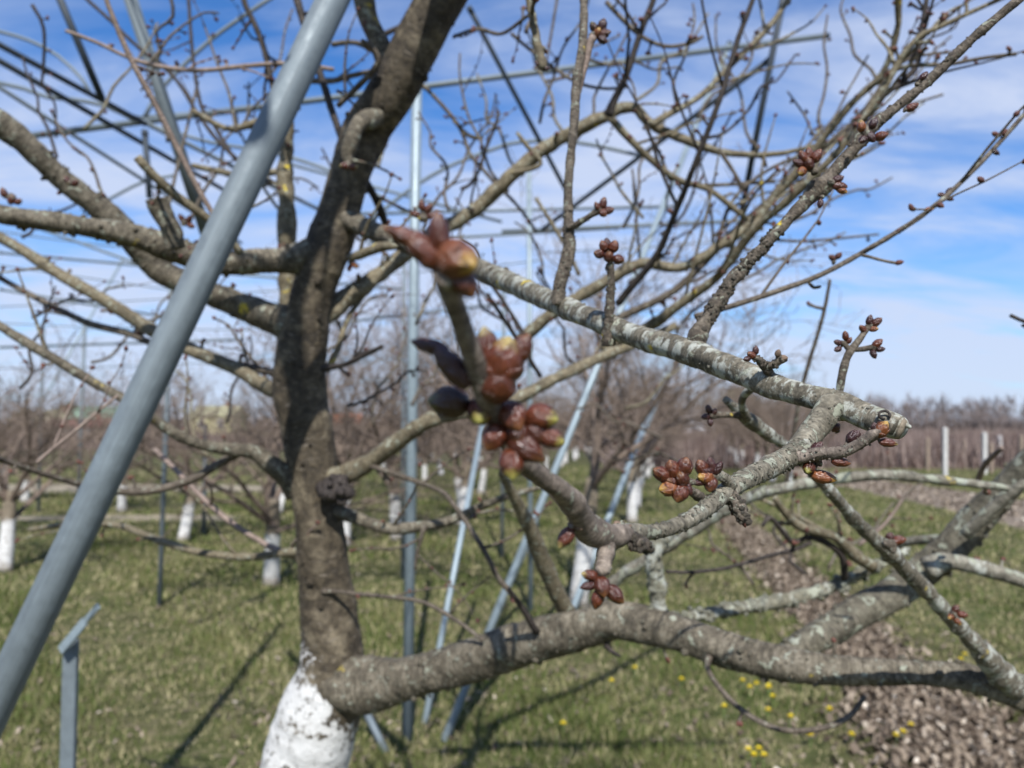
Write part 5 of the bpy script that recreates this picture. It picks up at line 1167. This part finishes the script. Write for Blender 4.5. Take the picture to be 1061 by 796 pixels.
# hedgerow and shrubs before the houses
n = 26000
X = RNG.uniform(-90, 12, n); Y = RNG.uniform(48, 62, n)
o = sticks('hedge_undergrowth', X, Y, (1.1 + .5 * np.sin(X * .5) + .3 * np.sin(X * 1.7)) * RNG.uniform(.3, 1.2, n), .03 + .03 * RNG.random(n), BR, RNG.random(n), lean=.3)
tag(o, 'reddish brown bare hedge in front of the houses', 'bushes')

def house(px, pyb, w, d, hw, hr, wallc, roofc, label, ang=0.0, Y=None, name='house'):
    x, y = G(px, 447)[:2]; s = Y / y; x *= s; y = Y
    e = empty(name, (x, y, 0), ang); tag(e, label, 'house')
    wm = simple('wall_' + name, wallc, .9, .06, 3); rm = simple('roof_' + name, roofc, .8, .15, 6); gl = simple('window_glass', (.05, .06, .08), .15, .1, 2, .6); fr = simple('window_frame', (.75, .74, .7), .6, .05)
    mb = MB()
    V = [(-w / 2, -d / 2, 0), (w / 2, -d / 2, 0), (w / 2, d / 2, 0), (-w / 2, d / 2, 0), (-w / 2, -d / 2, hw), (w / 2, -d / 2, hw), (w / 2, d / 2, hw), (-w / 2, d / 2, hw), (-w / 2, 0, hw + hr), (w / 2, 0, hw + hr)]
    mb.add(V, [(0, 1, 5, 4), (1, 2, 6, 9, 5), (2, 3, 7, 6), (3, 0, 4, 8, 7)]); mb.build('wall', wm, e, smooth=False)
    mb = MB(); o_ = .35; z1 = hw - .12
    k = hr / (d / 2)
    A = [(-w / 2 - o_, -d / 2 - o_, hw - o_ * k + .06), (w / 2 + o_, -d / 2 - o_, hw - o_ * k + .06), (w / 2 + o_, 0, hw + hr + .06), (-w / 2 - o_, 0, hw + hr + .06), (w / 2 + o_, d / 2 + o_, hw - o_ * k + .06), (-w / 2 - o_, d / 2 + o_, hw - o_ * k + .06)]
    A2 = [(a, b, c + .18) for a, b, c in A]
    mb.add(A + A2, [(0, 3, 2, 1), (2, 3, 5, 4), (6, 7, 8, 9), (8, 10, 11, 9), (0, 1, 7, 6), (4, 5, 11, 10), (1, 2, 8, 7), (2, 4, 10, 8), (3, 0, 6, 9), (5, 3, 9, 11)]); rf = mb.build('roof', rm, e, smooth=False)
    mb = MB(); box(mb, (w * .2, 0, hw + hr * .6), (w * .2, 0, hw + hr + .9), .6, .6, np.array([0, 1.0, 0])); mb.build('chimney', simple('chimney_brick', (.3, .15, .1)), rf, smooth=False)
    nw = max(2, int(w / 2.6))
    for i in range(nw):
        cx = -w / 2 + w * (i + .5) / nw
        mb = MB(); box(mb, (cx, -d / 2 - .02, hw * .35), (cx, -d / 2 - .02, hw * .8), 1.1, .08, np.array([0, 1.0, 0])); wn = mb.build('window', fr, e, smooth=False)
        mb = MB(); box(mb, (cx, -d / 2 - .045, hw * .35 + .1), (cx, -d / 2 - .045, hw * .8 - .1), .9, .07, np.array([0, 1.0, 0])); mb.build('pane', gl, wn, smooth=False)
    return e
house(114, 447, 9, 8, 2.2, 1.9, (.42, .40, .37), (.22, .36, .25), 'white house with a light green gabled roof beyond the hedge', .1, 120)
house(60, 447, 4.5, 6, 2.3, 1.4, (.50, .47, .24), (.40, .38, .22), 'small yellow house beside the dark evergreens', .2, 130)
house(228, 447, 6.5, 6, 3.0, 1.4, (.66, .60, .30), (.40, .38, .22), 'pale yellow house glimpsed between the crowns left of the trunk', -.1, 125)
house(351, 447, 7, 6, 1.9, 1.3, (.40, .30, .25), (.50, .15, .07), 'house with a bright orange red roof right beside the trunk', .1, 128)
house(90, 447, 8, 6, 1.3, .9, (.30, .25, .22), (.22, .085, .065), 'low house with a dark red roof below the green roof', -.1, 105)
house(737, 466, 9, 5, 1.7, .8, (.74, .75, .76), (.55, .57, .6), 'long low white building between the twigs beyond the field', .1, 95)
house(803, 466, 4, 4, 1.6, .8, (.8, .8, .8), (.55, .57, .6), 'tiny white shed beyond the brown bushes', .1, 90)

EV = attr_mat('evergreen_leaves', [(0, (.018, .03, .012)), (.6, (.045, .065, .022)), (1, (.10, .11, .04))])
def evergreen(px, Y, h, wdt, label, tone=0.0, cat='tree'):
    x = (px - 530.5) / 800 * Y
    e = empty('evergreen_tree', (x, Y, 0)); tag(e, label, cat, 'dark evergreens by the houses')
    mb = MB(); tube(mb, resample([(0, 0, 0, .25), (.1, 0, h * .5, .15), (0, 0, h * .9, .05)], .6), 8); mb.build('trunk', BK['limb'], e)
    n = 2600; t = RNG.random(n); a = RNG.random(n) * 6.28
    lob = 1 + .3 * np.sin(a * 3 + t * 7 + px) + .2 * np.sin(a * 5 - t * 13)
    r = wdt * np.sqrt(RNG.random(n)) * np.sin(np.clip(t * .93 + .07, 0, 1) * math.pi) ** .6 * lob
    c = np.stack([r * np.cos(a), r * np.sin(a), .1 * h + t * h * .9], -1); s = .22 + .2 * RNG.random(n)
    V = c[:, None, :] + RNG.normal(size=(n, 3, 3)) * s[:, None, None]
    A = np.zeros((n, 3, 3)); A[:, :, 0] = np.clip(RNG.normal(.5 + tone, .2, n), 0, 1)[:, None]
    o = fast_mesh('crown', V.reshape(-1, 3), 3, EV, A.reshape(-1, 3), kind=None); o.parent = e
evergreen(72, 140, 5.0, 2.6, 'rounded dark evergreen just right of the small yellow house')
evergreen(83, 150, 4.6, 2.2, 'dark evergreen between the yellow house and the green roof')
evergreen(28, 135, 4.0, 2.4, 'low evergreen left of the small yellow house')
evergreen(137, 145, 5.4, 2.2, 'dark evergreen at the far end of the green roof')
evergreen(764, 120, 7.0, 3.2, 'tall olive evergreen above the long white building', .2)
